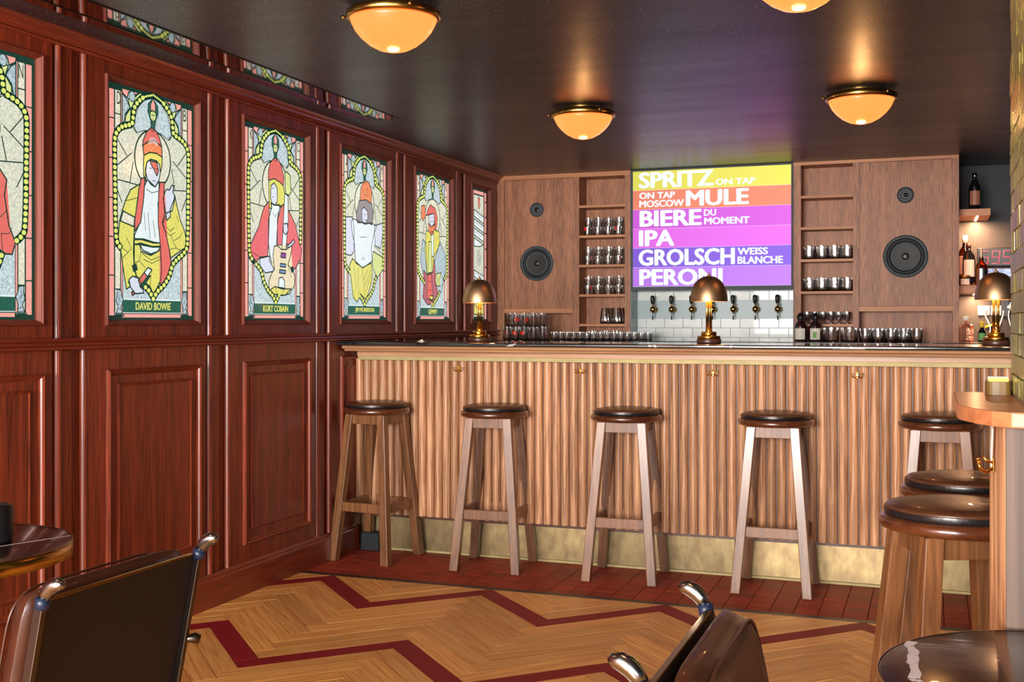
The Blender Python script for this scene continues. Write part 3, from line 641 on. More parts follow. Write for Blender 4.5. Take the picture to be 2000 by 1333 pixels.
# the narrow panel in the corner
root = thing('stained_glass_panel', 'narrow backlit stained glass panel with slanted lettered ribbons in the far corner', 'stained glass', (0,0,0))
P = Panel(root, 7.130, 7.420, ZT, ZB)
MB().box(-2.9615, XG+0.0002, 7.130, 7.420, ZB, ZT).obj('light_box', M['leadc'], root)
P.piece('mottle', [(190,50),(810,50),(810,975),(190,975)], outline=3)
for q in (lambda z: z, Mir):
    vs = [14, 90, 205, 330, 450, 590, 720, 850, 994]
    for a, b_ in zip(vs[:-1], vs[1:]): P.piece('pinkc', q([(10,a),(120,a),(120,b_),(10,b_)]), outline=5)
    P.piece('pinkc', q([(130,14),(180,14),(180,994),(130,994)]), outline=4)
P.piece('pinkc', [(185,14),(815,14),(815,46),(185,46)], outline=4)
P.piece('yellow', [(200,850),(800,850),(800,955),(200,955)], outline=4)
P.piece('cream', [(200,870),(500,930),(800,870),(800,845),(500,900),(200,845)], outline=4)
for v0 in (165, 235, 305, 620, 690, 760):
    P.piece('white', [(195,v0),(805,v0+42),(805,v0+92),(195,v0+50)], 'ribbon', outline=4)
    for k in range(7): P.line([(260+k*72, v0+26+k*5), (300+k*72, v0+24+k*5)], 6)
P.piece('red', [(440,75),(500,62),(560,75),(530,150),(480,150)], outline=3)
P.piece('white', [(195,378),(805,420),(500,440),(195,440)], 'ribbon', outline=4)
for k in range(3):
    rr_ = 110-k*35; P.line([(500+rr_*math.cos(2*math.pi*j/16), 520-rr_*.55*math.sin(2*math.pi*j/16)) for j in range(17)], 4)
P.line([(500,880),(500,955)], 7); P.line([(430,925),(500,955),(570,925)], 5)
P.finish()

# ================================================================ BAR COUNTER
bar = thing('bar_counter', 'long bar front of vertical half-round oak slats with brass kick plates', 'bar', (0,0,0))
MB().box(-2.938, 2.4, 5.472, 5.50, .19, 1.10).obj('backing_board', M['darkwood'], bar)  # board coloured dark to put shade into the slat grooves
prof = [(.0212*math.cos(a), -.0235*math.sin(a)) for a in [math.pi*k/12 for k in range(13)]]
SM = MB().extrude([(x, y) for x, y in prof] + [(-.0212, .004), (.0212, .004)], 'Z', .205, 1.04).mesh('slat', M['slat'])
for k in range(113):
    link('slat', SM, bar, (-2.916 + .0468*k, 5.472 + random.uniform(-.0012, .0012), 0))
MB().box(-2.938, 2.4, 5.478, 5.52, .188, .206).obj('slat_foot_shade', M['darkwood'], bar)  # dark strip standing in for the shade below the slats
MB().box(-2.938, 2.4, 5.545, 5.60, 0, 1.1).obj('carcass', M['grout'], bar)
xs = [-2.938, -2.36, -1.62, -.90, -.16, .58, 1.32, 2.06, 2.4]
for a, b_ in zip(xs[:-1], xs[1:]):
    MB().box(a+.0012, b_-.0012, 5.528, 5.545, 0.001, .189, bev=.001).obj('kick_plate', M['agedbrass'], bar)
MB().extrude([(5.519,0.001),(5.528,0.001),(5.528,.014),(5.519,.012)], 'X', -2.95, 2.4).obj('kick_foot_trim', M['strip'], bar)
MB().box(-2.90, 2.4, 5.412, 5.50, 1.054, 1.083).obj('frieze', M['barX'], bar)
MB().box(-2.893, 2.4, 5.404, 5.47, 1.034, 1.0545, bev=.001).obj('brass_strip', M['strip'], bar)
def halfround(y, zc, r, x0):
    return MB().extrude([(y+r*1.1, zc-r)] + [(y - r*1.6*math.cos(a)*1.0, zc + r*math.sin(a)) for a in [(-90+180*k/8)*math.pi/180 for k in range(9)]] + [(y+r*1.1, zc+r), (5.50, zc+r), (5.50, zc-r)], 'X', x0, 2.4)
halfround(5.300, 1.1035, .0092, -2.925).obj('upper_bead', M['barX'], bar)
halfround(5.312, 1.0885, .0068, -2.918).obj('lower_bead', M['barX'], bar)
MB().box(-2.92, 2.4, 5.315, 5.50, 1.0955, 1.0975).obj('bead_fillet', M['darkwood'], bar)
top = MB().box(-2.939, 2.4, 5.262, 5.86, 1.1135, 1.130).obj('bar_worktop', M['stone'], None, bev=.006,
    label='black marble worktop running the length of the bar', category='worktop')
# white veining on the marble: part of the stone, thin inlays of calcite
t = M['stone'].node_tree; N, L = t.nodes, t.links; p = N['Principled BSDF']
tc = N.new('ShaderNodeTexCoord'); nz = N.new('ShaderNodeTexNoise'); nz.inputs['Scale'].default_value = 1.1; nz.inputs['Detail'].default_value = 6; L.new(tc.outputs['Object'], nz.inputs['Vector'])
s1 = N.new('ShaderNodeMath'); s1.operation = 'SUBTRACT'; s1.inputs[1].default_value = .5; L.new(nz.outputs['Fac'], s1.inputs[0])
ab = N.new('ShaderNodeMath'); ab.operation = 'ABSOLUTE'; L.new(s1.outputs[0], ab.inputs[0])
lt = N.new('ShaderNodeMath'); lt.operation = 'LESS_THAN'; lt.inputs[1].default_value = .0035; L.new(ab.outputs[0], lt.inputs[0])
old = p.inputs['Base Color'].links[0].from_socket
mx = N.new('ShaderNodeMix'); mx.data_type = 'RGBA'; L.new(lt.outputs[0], mx.inputs[0]); L.new(old, mx.inputs[6]); mx.inputs[7].default_value = srgb(170,170,164); L.new(mx.outputs[2], p.inputs['Base Color'])

# brass double coat hooks
def hook(name, x, y, z, rz, label):
    r = thing(name, label, 'hook', (x, y, z), rz)
    MB().box(-.005, .005, -.003, 0, -.012, .016, bev=.001).obj('back_plate', M['brightbrass'], r)
    for s in (-1, 1):
        mb = MB(); mb.tube([(s*.002, -.002, -.004), (s*.010, -.014, -.012), (s*.020, -.024, -.006), (s*.023, -.027, .006)], [.0028, .0028, .0028, .0034], 7)
        mb.lathe([(0,-.004),(.004,-.002),(.004,.002),(0,.004)], 8, (s*.023, -.027, .009)); mb.obj('prong', M['brightbrass'], r)
    MB().tube([(0,-.002,.006),(0,-.014,.010),(0,-.02,.018)], .0026, 7).obj('top_prong', M['brightbrass'], r)
    return r
for x, lb in ((-2.32, 'brass double coat hook above the second bar stool from the left'), (-1.658, 'brass double coat hook between the second and third bar stools'),
              (-.991, 'brass double coat hook between the third and fourth bar stools'), (-.325, 'brass double coat hook on the bar slats right of the fourth stool')):
    hook('coat_hook', x, 5.445, .990, 0, lb)

# ================================================================ DOME LAMPS on the bar
def make_lamp(loc, label):
    r = thing('dome_table_lamp', label, 'lamp', loc, 0, 'brass dome lamps on the bar')
    MB().lathe([(.058,0),(.060,.003),(.060,.019),(.058,.022)], 32).obj('base', M['darkwood'], r)
    MB().lathe([(.056,.022),(.056,.036),(.054,.0375)], 32).obj('base_tier', M['brightbrass'], r)
    MB().lathe([(.037,.0375),(.037,.056),(.035,.058)], 32).obj('base_tier', M['brightbrass'], r)
    MB().lathe([(.018,.058),(.017,.066),(.012,.069)], 24).obj('base_tier', M['brightbrass'], r)
    for k in range(6):
        a = 2*math.pi*k/6; MB().lathe([(.0038,.064),(.0038,.262)], 8, (.012*math.cos(a), .012*math.sin(a), 0)).obj('rod', M['brass'], r)
    pr = [(.0915,.209),(.0915,.228),(.088,.252),(.080,.279),(.067,.302),(.050,.319),(.031,.330),(.010,.335)]
    inner = [(q[0]-.0015, q[1]-.0005) for q in pr][::-1]
    MB().lathe(pr + inner, 40, cap=False).obj('shade', M['bronze'], r)
    MB().lathe([(0,.334),(.010,.336),(.010,.339),(.004,.341),(.005,.346),(.004,.350),(0,.352)], 14).obj('finial', M['bronze'], r)
    MB().lathe([(0,.270),(.010,.274),(.013,.284),(.010,.296),(0,.302)], 16, (0,0,0)).obj('bulb', M['bulb'], r)
    for k in range(3):
        a = 2*math.pi*k/3; point('lamp_glow', (loc[0]+.045*math.cos(a), loc[1]+.045*math.sin(a), loc[2]+.240), .4, (1.0, .55, .18), .012)
    return r
make_lamp((-2.276, 5.62, 1.1302), 'brass dome table lamp at the left end of the bar')
make_lamp((-1.040, 5.60, 1.1302), 'brass dome table lamp in the middle of the bar in front of the taps')
make_lamp((.272, 5.62, 1.1302), 'brass dome table lamp at the right end of the bar, partly behind the pillar')
MB().prism([(-.02,-.012),(.016,-.014),(.022,.010),(-.014,.014)], 0, .001).add([(-.018,0,.001),(.016,-.002,.001),(.004,.006,.012)], [(0,1,2)]).obj('paper_scrap', M['paper'], None,
    label='small white folded paper left of the leftmost dome lamp', category='paper').location = (-2.62, 5.62, 1.1302)
MB().box(-.055, .055, -.03, .03, 0, .10, bev=.004).obj('floor_box', M['rubber'], None, label='small dark box on the floor at the left end of the bar', category='box').location = (-2.845, 5.475, .001)

# ================================================================ BACK BAR CABINETS
YF, YB = 7.60, 7.78
def cabinet(label, x0, x1, stiles, door, niche, shelves, top_z, rail_z, side):
    r = thing('back_bar_cabinet', label, 'cabinet', (0,0,0))
    for a, b_ in stiles: MB().box(a, b_, YF, YB, 1.112, CZ-.002).obj('stile', M['oak'], r)
    MB().box(x0, x1, YF-.001, YB, top_z, CZ-.001).obj('top_rail', M['oakX'], r)
    MB().box(x0, x1, YB, YB+.02, 1.112, CZ-.001).obj('back_panel', M['oak'], r)
    dx0, dx1 = door
    MB().box(dx0+.0015, dx1-.0015, YF+.006, YF+.028, rail_z[1]+.0015, top_z-.002).obj('speaker_panel', M['oak'], r)
    MB().box(dx0, dx1, YF, YB, rail_z[0], rail_z[1]).obj('lower_rail', M['oakX'], r)
    for z in shelves: MB().box(niche[0], niche[1], YF+.004, YB, z-.017, z).obj('shelf', M['oakX'], r)
    return r
SHL = [2.053, 1.842, 1.636, 1.429, 1.222]; SHR = [2.062, 1.856, 1.646, 1.436, 1.223]
cabinet('oak back-bar cabinet left of the menu screen with speaker panel and glass shelves', -2.940, -1.952, [(-2.940,-2.885),(-2.373,-2.324),(-1.995,-1.952)], (-2.885,-2.373), (-2.324,-1.995), SHL, 2.252, (1.298,1.330), -1)
cabinet('oak back-bar cabinet right of the menu screen with speaker panel and glass shelves', -.856, .155, [(-.856,-.808),(-.480,-.442),(.117,.155)], (-.442,.117), (-.808,-.480), SHR, 2.262, (1.304,1.336), 1)
def speaker(loc, R, label, kind):
    r = thing('speaker', label, 'speaker', loc); mt = Matrix.Rotation(math.radians(90), 4, 'X')   # lathe axis towards the room (-Y)
    if kind == 'woofer':
        MB().lathe([(R,0),(R,.005),(R*.86,.007),(R*.84,.002)], 48, mtx=mt, cap=False).obj('rim', M['spkrim'], r)
        MB().lathe([(R*.85,.002),(R*.80,.008),(R*.74,.009),(R*.69,.002),(R*.66,.000)], 48, mtx=mt, cap=False).obj('surround', M['rubber'], r)
        MB().lathe([(R*.67,.001),(R*.62,.005),(R*.58,.002)], 48, mtx=mt, cap=False).obj('cone_edge', M['spkrim'], r)
        MB().lathe([(R*.60,.0025),(R*.4,.0010),(R*.15,.0004),(0,.0004)], 40, mtx=mt, cap=False).obj('cone', M['cone'], r)
        MB().lathe([(R*.17,.0004),(R*.14,.003),(R*.08,.005),(0,.006)], 24, mtx=mt, cap=False).obj('dust_cap', M['black'], r)
        for k in range(8):
            a = math.pi*k/4+.2; MB().lathe([(.0035,.006),(.0035,.0082),(0,.0086)], 8, mtx=mt @ Matrix.Translation((R*.93*math.cos(a), R*.93*math.sin(a), 0))).obj('screw', M['black'], r)
    else:
        MB().lathe([(R,0),(R,.004),(R*.45,.006),(R*.38,.001)], 40, mtx=mt, cap=False).obj('rim', M['spkrim'], r)
        MB().lathe([(R*.40,.001),(R*.25,.000),(R*.18,.004),(0,.008)], 24, mtx=mt, cap=False).obj('dome', M['black'], r)
        for k in range(4):
            a = math.pi*k/2+.6; MB().lathe([(.003,.004),(.003,.0065),(0,.007)], 8, mtx=mt @ Matrix.Translation((R*.8*math.cos(a), R*.8*math.sin(a), 0))).obj('screw', M['black'], r)
YS = YF+.006
speaker((-2.640, YS, 2.034), .051, 'small round tweeter high in the left cabinet panel', 'tweeter')
speaker((-2.640, YS, 1.652), .124, 'large black woofer in the left cabinet panel', 'woofer')
speaker((-.161, YS, 2.043), .052, 'small round tweeter high in the right cabinet panel', 'tweeter')
speaker((-.161, YS, 1.653), .136, 'large black woofer in the right cabinet panel', 'woofer')

# ---------------- menu screen
tv = thing('menu_screen', 'large bright menu screen with coloured bands listing the drinks on tap', 'screen', (0,0,0))
tx0, tx1, tz0, tz1 = -1.934, -.869, 1.477, 2.270
mb = MB()
mb.box(-1.951, tx0, YF-.012, YF+.03, 1.452, 2.282).box(tx1, -.857, YF-.012, YF+.03, 1.452, 2.282).box(tx0, tx1, YF-.012, YF+.03, 1.452, tz0).box(tx0, tx1, YF-.012, YF+.03, tz1, 2.282)
mb.obj('bezel', M['spkrim'], tv)
MB().box(-1.951, -.857, YF+.0, YF+.06, 1.452, 2.282).obj('housing', M['black'], tv)
bands = [((232,224,88),'y'),((244,136,106),'o'),((214,92,222),'m'),((232,108,236),'p'),((134,92,222),'v'),((190,122,240),'l')]
bh = (tz1-tz0)/6
def band_mat(name, c, s):
    m, t, p = newmat(name); N, L = t.nodes, t.links
    tc = N.new('ShaderNodeTexCoord'); sp = N.new('ShaderNodeSeparateXYZ'); L.new(tc.outputs['Generated'], sp.inputs[0])
    mx = N.new('ShaderNodeMix'); mx.data_type = 'RGBA'; a = srgb(*c)
    mx.inputs[6].default_value = tuple(x*.86 for x in a[:3])+(1,); mx.inputs[7].default_value = tuple(min(1, x*1.12+.02) for x in a[:3])+(1,)
    L.new(sp.outputs[0], mx.inputs[0]); pset(p, color=(0.01,.01,.01,1), rough=.5, spec=.15, es=s); L.new(mx.outputs[2], p.inputs['Emission Color']); return m
for k, (c, n_) in enumerate(bands):
    z1 = tz1-bh*k
    MB().add([(tx0, YF-.0105, z1-bh+.0012), (tx1, YF-.0105, z1-bh+.0012), (tx1, YF-.0105, z1), (tx0, YF-.0105, z1)], [(0,1,2,3)]).obj('screen_band', band_mat('band_'+n_, c, 1.08), tv)
M['screenwhite'] = emis('screen_white', srgb(232,238,246), 1.15, .6)
MB().box(tx0, tx1, YF-.0100, YF-.006, tz0, tz1).obj('screen_glass', M['screenwhite'], tv)
def tvt(txt, band, xa, xb, va, vb, heavy=.05):
    X = lambda x: tx0 + (x-117)/980*(tx1-tx0)
    zt = tz1-bh*band
    fit_text('menu_lettering', txt, lambda a, b_: (a, YF-.0112, b_), X(xa), X(xb), zt-bh*vb, zt-bh*va, M['screenwhite'], tv, heavy)
tvt('SPRITZ', 0, 155, 630, .05, .90); tvt('ON TAP', 0, 640, 885, .55, .88)
tvt('ON TAP', 1, 158, 388, .10, .44); tvt('MOSCOW', 1, 158, 445, .52, .88); tvt('MULE', 1, 455, 845, .08, .90)
tvt('BIERE', 2, 160, 555, .05, .88); tvt('DU', 2, 568, 645, .08, .42); tvt('MOMENT', 2, 570, 850, .50, .86)
tvt('IPA', 3, 155, 385, .06, .90)
tvt('GROLSCH', 4, 153, 760, .06, .92); tvt('WEISS', 4, 775, 960, .08, .44); tvt('BLANCHE', 4, 775, 1050, .52, .90)
tvt('PERONI', 5, 158, 685, .08, .94)

# ---------------- tiled tap wall
ws = structure('wall_tap_niche')
YT = 7.775
MB().box(-1.952, -.856, YT+.006, YT+.03, 1.05, 1.52).obj('backing', M['bluepaint'], ws)
MB().box(-1.954, -1.950, YF, YT+.02, 1.112, 1.46).obj('side_return', M['bluepaint'], ws)
MB().box(-.858, -.854, YF, YT+.02, 1.112, 1.46).obj('side_return', M['bluepaint'], ws)
MB().box(-1.950, -.858, YT-.001, YT+.01, 1.2605, 1.3805).obj('tap_panel', M['bluepaint'], ws)
TW, TH = .1305, .0655
for row, z in enumerate((1.3825, 1.4485, 1.1945, 1.1285, 1.0625)):
    off = TW/2 if row in (1, 2, 4) else 0
    x = -1.9495 - off
    while x < -.860:
        a, b_ = max(x, -1.9495), min(x+TW, -.859)
        if b_-a > .01:
            MB().box(a+.001, b_-.001, YT-.002, YT+.006, z+.001, z+TH-.001, bev=.0012).obj('tile', M['walltile'], ws)
        x += TW
# ---------------- beer taps
def make_tap(x, label):
    r = thing('beer_tap', label, 'beer tap', (x, YT, 1.322), 0, 'brass beer taps in a row')
    mt = Matrix.Rotation(math.radians(90), 4, 'X')
    MB().lathe([(.022,-.002),(.022,.006),(.012,.010),(.010,.05)], 20, mtx=mt).obj('shank', M['brass'], r)
    mb = MB(); mb.lathe([(.0225*math.sin(math.pi*k/12), -.0225*math.cos(math.pi*k/12)) for k in range(13)], 20, (0,-.062,0)); mb.obj('ball_body', M['brass'], r)
    MB().tube([(0,-.066,-.012),(0,-.068,-.035),(0,-.070,-.072)], [.0065,.0052,.0042], 10).obj('spout', M['steel'], r)
    MB().lathe([(.006,.018),(.006,.034),(.009,.036),(.009,.04)], 12, (0,-.062,0)).obj('collar', M['brass'], r)
    MB().lathe([(.008,.038),(.010,.046),(.013,.060),(.0145,.078),(.013,.090),(.008,.096),(0,.098)], 16, (-.004,-.064,0)).obj('handle', M['black'], r)
    MB().lathe([(0,-.006),(.006,0),(0,.006)], 10, (.012,-.055,.032)).obj('lever_knob', M['steel'], r)
    return r
tapx = [-1.822, -1.690, -1.550, -1.407, -1.266, -1.118, -.970]
tl = ['beer tap nearest the left cabinet, first of the row', 'second beer tap from the left', 'third beer tap from the left, just left of the middle lamp', 'fourth beer tap, half hidden behind the stem of the middle lamp',
      'third beer tap from the right', 'second beer tap from the right', 'beer tap nearest the right cabinet, last of the row']
tap0 = make_tap(tapx[0], tl[0])
for x, lb in zip(tapx[1:], tl[1:]): dup(tap0, (x, YT, 1.322), 0, lb)

# ---------------- back counter
MB().box(-2.94, 1.6, 7.14, 7.86, 1.085, 1.1115, bev=.003).obj('back_worktop', M['stone'], None, label='dark stone back worktop under the cabinets and taps', category='worktop')
bc = thing('back_counter_cupboards', 'dark cupboards below the back worktop', 'cupboard', (0,0,0))
for k in range(6): MB().box(-2.93+.75*k, -2.93+.75*k+.745, 7.19, 7.84, 0.0, 1.084).obj('cupboard_unit', M['darkwood'], bc)

# ================================================================ GLASSWARE
GM = {}
def gl_mesh(kind):
    if kind in GM: return GM[kind]
    if kind == 'tumbler': pr = [(0,.008),(.0255,.008),(0.0262,.004),(.0240,0),(.0262,.004),(.0285,.062)]
    elif kind == 'cut': pr = [(0,.012),(.036,.010),(.033,0),(.036,.006),(.037,.03),(.038,.06),(.039,.090)]
    elif kind == 'pint': pr = [(0,.009),(.026,.008),(.024,0),(.026,.004),(.031,.092)]
    elif kind == 'barrel': pr = [(0,.010),(.036,.010),(.034,0),(.037,.010),(.0365,.040),(.031,.085),(.026,.112)]
    elif kind == 'shot': pr = [(0,.009),(.0205,.009),(.019,0),(.0205,.004),(.0225,.054)]
    elif kind == 'footed': pr = [(0,0),(.022,0),(.022,.003),(.006,.008),(.006,.018),(.018,.032),(.024,.055),(.023,.078)]
    elif kind == 'wide': pr = [(0,.008),(.051,.008),(.050,0),(.052,.004),(.053,.088)]
    elif kind == 'rocks': pr = [(0,.016),(.035,.014),(.032,0),(.036,.010),(.037,.04),(.0385,.082)]
    n = 20
    mb = MB(); mb.lathe(pr, n, cap=False)
    if kind in ('cut', 'rocks'):     # facets pressed into the wall
        V = []
        for i, (x, y, z) in enumerate(mb.v):
            r = math.hypot(x, y); a = math.atan2(y, x)
            if r > .030 and .008 < z < .078: s = 1+.05*math.cos(a*10+z*160); x, y = x*s, y*s
            V.append((x, y, z))
        mb.v = V
        pr2 = []
    GM[kind] = mb.mesh('drinking_glass', M['glass']); return GM[kind]
def glass_at(kind, x, y, z, label, group, flip=False, name='drinking_glass', deco=None):
    o = link(name, gl_mesh(kind), None, (x, y, z), random.uniform(0, 6.28), label=label, category='glass', group=group)
    if flip:
        h = max(v.co.z for v in GM[kind].vertices); o.location.z += h; o.rotation_euler = (math.pi, 0, 0)
    return o
M['redprint'] = plain('red_enamel_print', srgb(206, 48, 40), 0.35, 0.1, 30)
RP = {}
def red_print(kind, parent, ang, flip=False):
    key = kind
    if key not in RP:
        mb = MB(); V = []; F = []
        nn = 7
        for j in range(5):
            for i in range(nn):
                a = (i-3)/3*.62; zz = .046+.014*(j-2)/2*math.sqrt(max(.12, 1-(abs(i-3)/3.3)**2)); r = .0262+.0052*zz/.09+.0006
                V.append((r*math.cos(a), r*math.sin(a), zz))
        for j in range(4):
            for i in range(nn-1): F.append((j*nn+i, j*nn+i+1, (j+1)*nn+i+1, (j+1)*nn+i))
        mb.add(V, F); RP[key] = mb.mesh('red_print', M['redprint'])
    o = link('red_print', RP[key], parent); o.rotation_euler = (0, 0, ang); return o
# stacked tumblers on the three shelves of the left cabinet (upside down, two tiers, two deep)
ORD = ['leftmost','second','third','fourth','fifth','sixth','seventh','eighth','ninth','tenth','eleventh','twelfth','thirteenth','fourteenth','fifteenth']
words = {1.842: 'upper', 1.636: 'middle', 1.429: 'lower'}
for z, w_ in words.items():
    for i in range(4):
        for d in range(2):
            for tier in range(2):
                lab = '%s tumbler stack, %s glass, %s row, on the %s glass shelf of the left cabinet' % (ORD[i], ('bottom', 'top')[tier], ('front', 'back')[d], w_)
                o = glass_at('tumbler', -2.276+.0745*i+(.006 if tier else 0)+.004*d, 7.652+.068*d, z+.0008+tier*.0632, lab, 'stacked tumblers, %s shelf %d%d' % (w_, d, tier), flip=False)
                if tier == 0 and d == 0 and i in (0, 3) : red_print('tumbler', o, 4.4+i)
for i in range(2):
    glass_at('barrel', -2.150+.083*i, 7.66, 1.2228, ('left' if i == 0 else 'right')+' of two dark-rimmed barrel glasses on the lowest left cabinet shelf', 'barrel glasses')
for i in range(2):
    glass_at('barrel', -2.145+.083*i, 7.735, 1.2228, ('left' if i == 0 else 'right')+' barrel glass standing behind the front pair on the lowest left shelf', 'barrel glasses behind')
# printed beer glasses stacked at the left end of the back worktop
for tier in range(2):
    for i in range(5):
        if tier == 1 and i == 0: pass
        for d in range(2):
            if tier == 1 and i == 4 and d == 1: continue
            if tier == 1 and i == 0 and d == 0: continue
            lab = '%s red-printed beer glass from the wall, %s tier, %s row, on the back worktop' % (ORD[i].replace('leftmost','first'), ('bottom', 'top')[tier], ('front', 'back')[d])
            o = glass_at('pint', -2.800+.0655*i+.004*d, 7.42+.069*d, 1.1125+tier*.0930, lab, 'printed beer glasses %d%d' % (tier, d))
            if d == 0 or tier == 1: red_print('pint', o, random.choice([4.4, 4.0, 5.1]))
# rows of shot glasses
for i in range(15):
    for d in range(2):
        glass_at('shot', -2.462+.0475*i, 7.45+.05*d-.012*(i % 2)*0, 1.1125, '%s small shot glass from the left in the %s row below the left cabinet' % (ORD[i].replace('leftmost','first'), ('front', 'back')[d]), 'shot glasses %d' % d)
for i in range(3):
    glass_at('tumbler', -2.255+.09*i, 7.68, 1.1125, '%s of three tumblers behind the shot glasses at the left cabinet foot' % ORD[i].replace('third','rightmost'), 'tumblers in niche foot')
# right cabinet
for z, w_ in ((1.646, 'upper'), (1.436, 'lower')):
    pos = ['leftmost', 'second', 'third', 'rightmost']
    for i in range(4):
        glass_at('cut', -.763+.0805*i, 7.66, z+.0008, '%s cut-glass tumbler in the front row on the %s glass shelf of the right cabinet' % (pos[i], w_), 'cut tumblers '+w_)
        glass_at('cut', -.760+.0805*i, 7.7385, z+.0008, '%s cut-glass tumbler in the back row on the %s glass shelf of the right cabinet' % (pos[i], w_), 'cut tumblers back '+w_)
for i in range(6):
    glass_at('footed', -.775+.0505*i, 7.64, 1.2238, '%s small footed glass in the front row on the lowest right cabinet shelf' % ORD[i], 'footed glasses')
    glass_at('footed', -.775+.0505*i, 7.71, 1.2238, '%s small footed glass in the back row on the lowest right cabinet shelf' % ORD[i], 'footed glasses back')
for i, x in enumerate((-.624, -.511)):
    glass_at('wide', x+.01, 7.54, 1.1125, ('left' if i == 0 else 'right')+' of two wide clear glasses on the back worktop beside the black-capped bottles', 'wide glasses')
for i in range(5):
    glass_at('rocks', -.405+.0775*i, 7.56, 1.1125, '%s heavy cut rocks glass in the front row before the right cabinet opening' % ORD[i], 'rocks glasses front')
for i in range(4):
    glass_at('rocks', -.385+.0775*i, 7.68, 1.1125, '%s heavy cut rocks glass in the back row in the right cabinet opening' % ORD[i], 'rocks glasses back')

# ---------------- bottles
def bottle(name, loc, prof, mat, label, capprof=None, capmat=None, lab=None, labmat=None, square=False, cat='bottle'):
    r = thing(name, label, cat, loc)
    MB().lathe(prof, 4 if square else 24, mtx=Matrix.Rotation(math.radians(45+14), 4, 'Z') if square else None, smooth=not square).obj('body', mat, r)
    if capprof: MB().lathe(capprof, 18).obj('cap', capmat, r)
    if lab:
        z0, z1, rad = lab; mb = MB(); V = []; F = []; n = 9
        for z in (z0, z1):
            for i in range(n): a = -math.pi/2 - .9 + 1.8*i/(n-1); V.append((rad*math.cos(a), rad*math.sin(a), z))
        for i in range(n-1): F.append((i, i+1, n+i+1, n+i))
        mb.add(V, F, True).obj('label', labmat, r)
    return r
for i, x in enumerate((-.800, -.706)):
    b_ = bottle('syrup_bottle', (x, 7.50, 1.1125), [(0,0),(.036,0),(.039,.004),(.039,.090),(.034,.108),(.022,.124),(.017,.135),(.017,.146)], M['purplespirit'],
       ('left' if i == 0 else 'right')+' of two black-capped bottles with white labels beside the tap wall', [(.022,.142),(.023,.146),(.022,.168),(.012,.172),(.011,.182),(0,.183)], M['black'], (.010,.082,.0396), M['paper'])
    if i == 1: MB().box(-.012,.012,-.0412,-.0402,.020,.060).obj('label_picture', M['greenlabel'], b_)
# ================================================================ RIGHT-HAND SHELF CORNER
wi = thing('wall_shelf', 'upper oak wall shelf right of the cabinets holding one dark bottle', 'shelf', (0,0,0))
MB().box(.158, .345, 7.78, 8.20, 1.914, 1.957).obj('board', M['oakX'], wi)
MB().box(.262, .276, 7.80, 8.18, 1.9105, 1.9138).obj('light_strip', emis('led_warm', (1,.62,.28,1), 9), wi)
wi2 = thing('wall_shelf', 'lower oak wall shelf right of the cabinets crowded with bottles', 'shelf', (0,0,0))
MB().box(.158, .330, 7.78, 8.20, 1.418, 1.469).obj('board', M['oakX'], wi2)
MB().box(.252, .266, 7.80, 8.18, 1.4145, 1.4178).obj('light_strip', emis('led_warm2', (1,.62,.28,1), 9), wi2)
area('shelf_glow', (.268, 7.99, 1.909), (.268, 7.99, 1.0), .02, .36, 20, (1,.50,.24))
area('shelf_glow', (.262, 7.99, 1.412), (.262, 7.99, 1.0), .02, .36, 14, (1,.50,.24))
wine = [(0,0),(.034,0),(.037,.004),(.037,.135),(.034,.155),(.018,.185),(.0135,.20),(.0135,.235)]
bottle('wine_bottle', (.255, 7.86, 1.9575), wine, M['darkglass'], 'dark bottle with pale foil standing alone on the upper wall shelf', [(.0145,.200),(.0150,.238),(0,.239)], M['steel'], (.03,.12,.0375), plain('rust_label', srgb(150,96,70), .5, .2, 40))
bottle('spirit_bottle', (.200, 8.02, 1.4695), [(0,0),(.040,0),(.043,.006),(.043,.20),(.036,.235),(.016,.262),(.014,.31)], M['amber'], 'tall amber spirit bottle with pale neck at the back of the lower wall shelf', [(.0165,.285),(.0175,.335),(0,.337)], M['paper'], (.08,.2,.0435), M['paper'])
bottle('spirit_bottle', (.222, 7.93, 1.4695), [(0,0),(.036,0),(.039,.006),(.039,.175),(.033,.205),(.014,.228),(.012,.258)], M['darkglass'], 'black spirit bottle with cream label in the middle of the lower wall shelf', [(.014,.245),(.015,.275),(0,.277)], M['darkwood'], (.06,.17,.0396), M['paper'])
bottle('pump_bottle', (.294, 7.86, 1.4695), [(0,0),(.037,0),(.040,.006),(.040,.115),(.034,.135),(.015,.150),(.013,.175)], M['amber'], 'brown glass pump bottle with silvery label at the front of the lower wall shelf', [(.015,.165),(.015,.185),(.004,.188),(.004,.235),(0,.236)], M['gunmetal'], (.012,.108,.0406), M['steel'])
bottle('jar', (.196, 7.84, 1.4695), [(0,0),(.030,0),(.033,.004),(.033,.052),(.030,.058)], M['pinkspirit'], 'low pinkish jar with white label at the front of the lower wall shelf', [(.0325,.056),(.0325,.066),(0,.067)], M['brass'], (.006,.044,.0336), M['paper'], cat='jar')
bottle('decanter', (.196, 7.60, 1.1125), [(0,0),(.046,0),(.050,.008),(.050,.090),(.042,.104),(.016,.110),(.014,.135)], M['pinkspirit'], 'clear square decanter with cork at the right end of the back worktop', [(.019,.132),(.019,.158),(0,.160)], M['paper'], None, None, True)
bottle('bitters_bottle', (.286, 7.56, 1.1125), [(0,0),(.022,0),(.024,.004),(.024,.060),(.012,.078),(.010,.11)], M['darkglass'], 'tiny dark bottle with yellow-topped neck beside the square decanter', [(.0125,.09),(.0125,.125),(0,.126)], M['yellowp'], (.012,.055,.0245), M['greenlabel'])
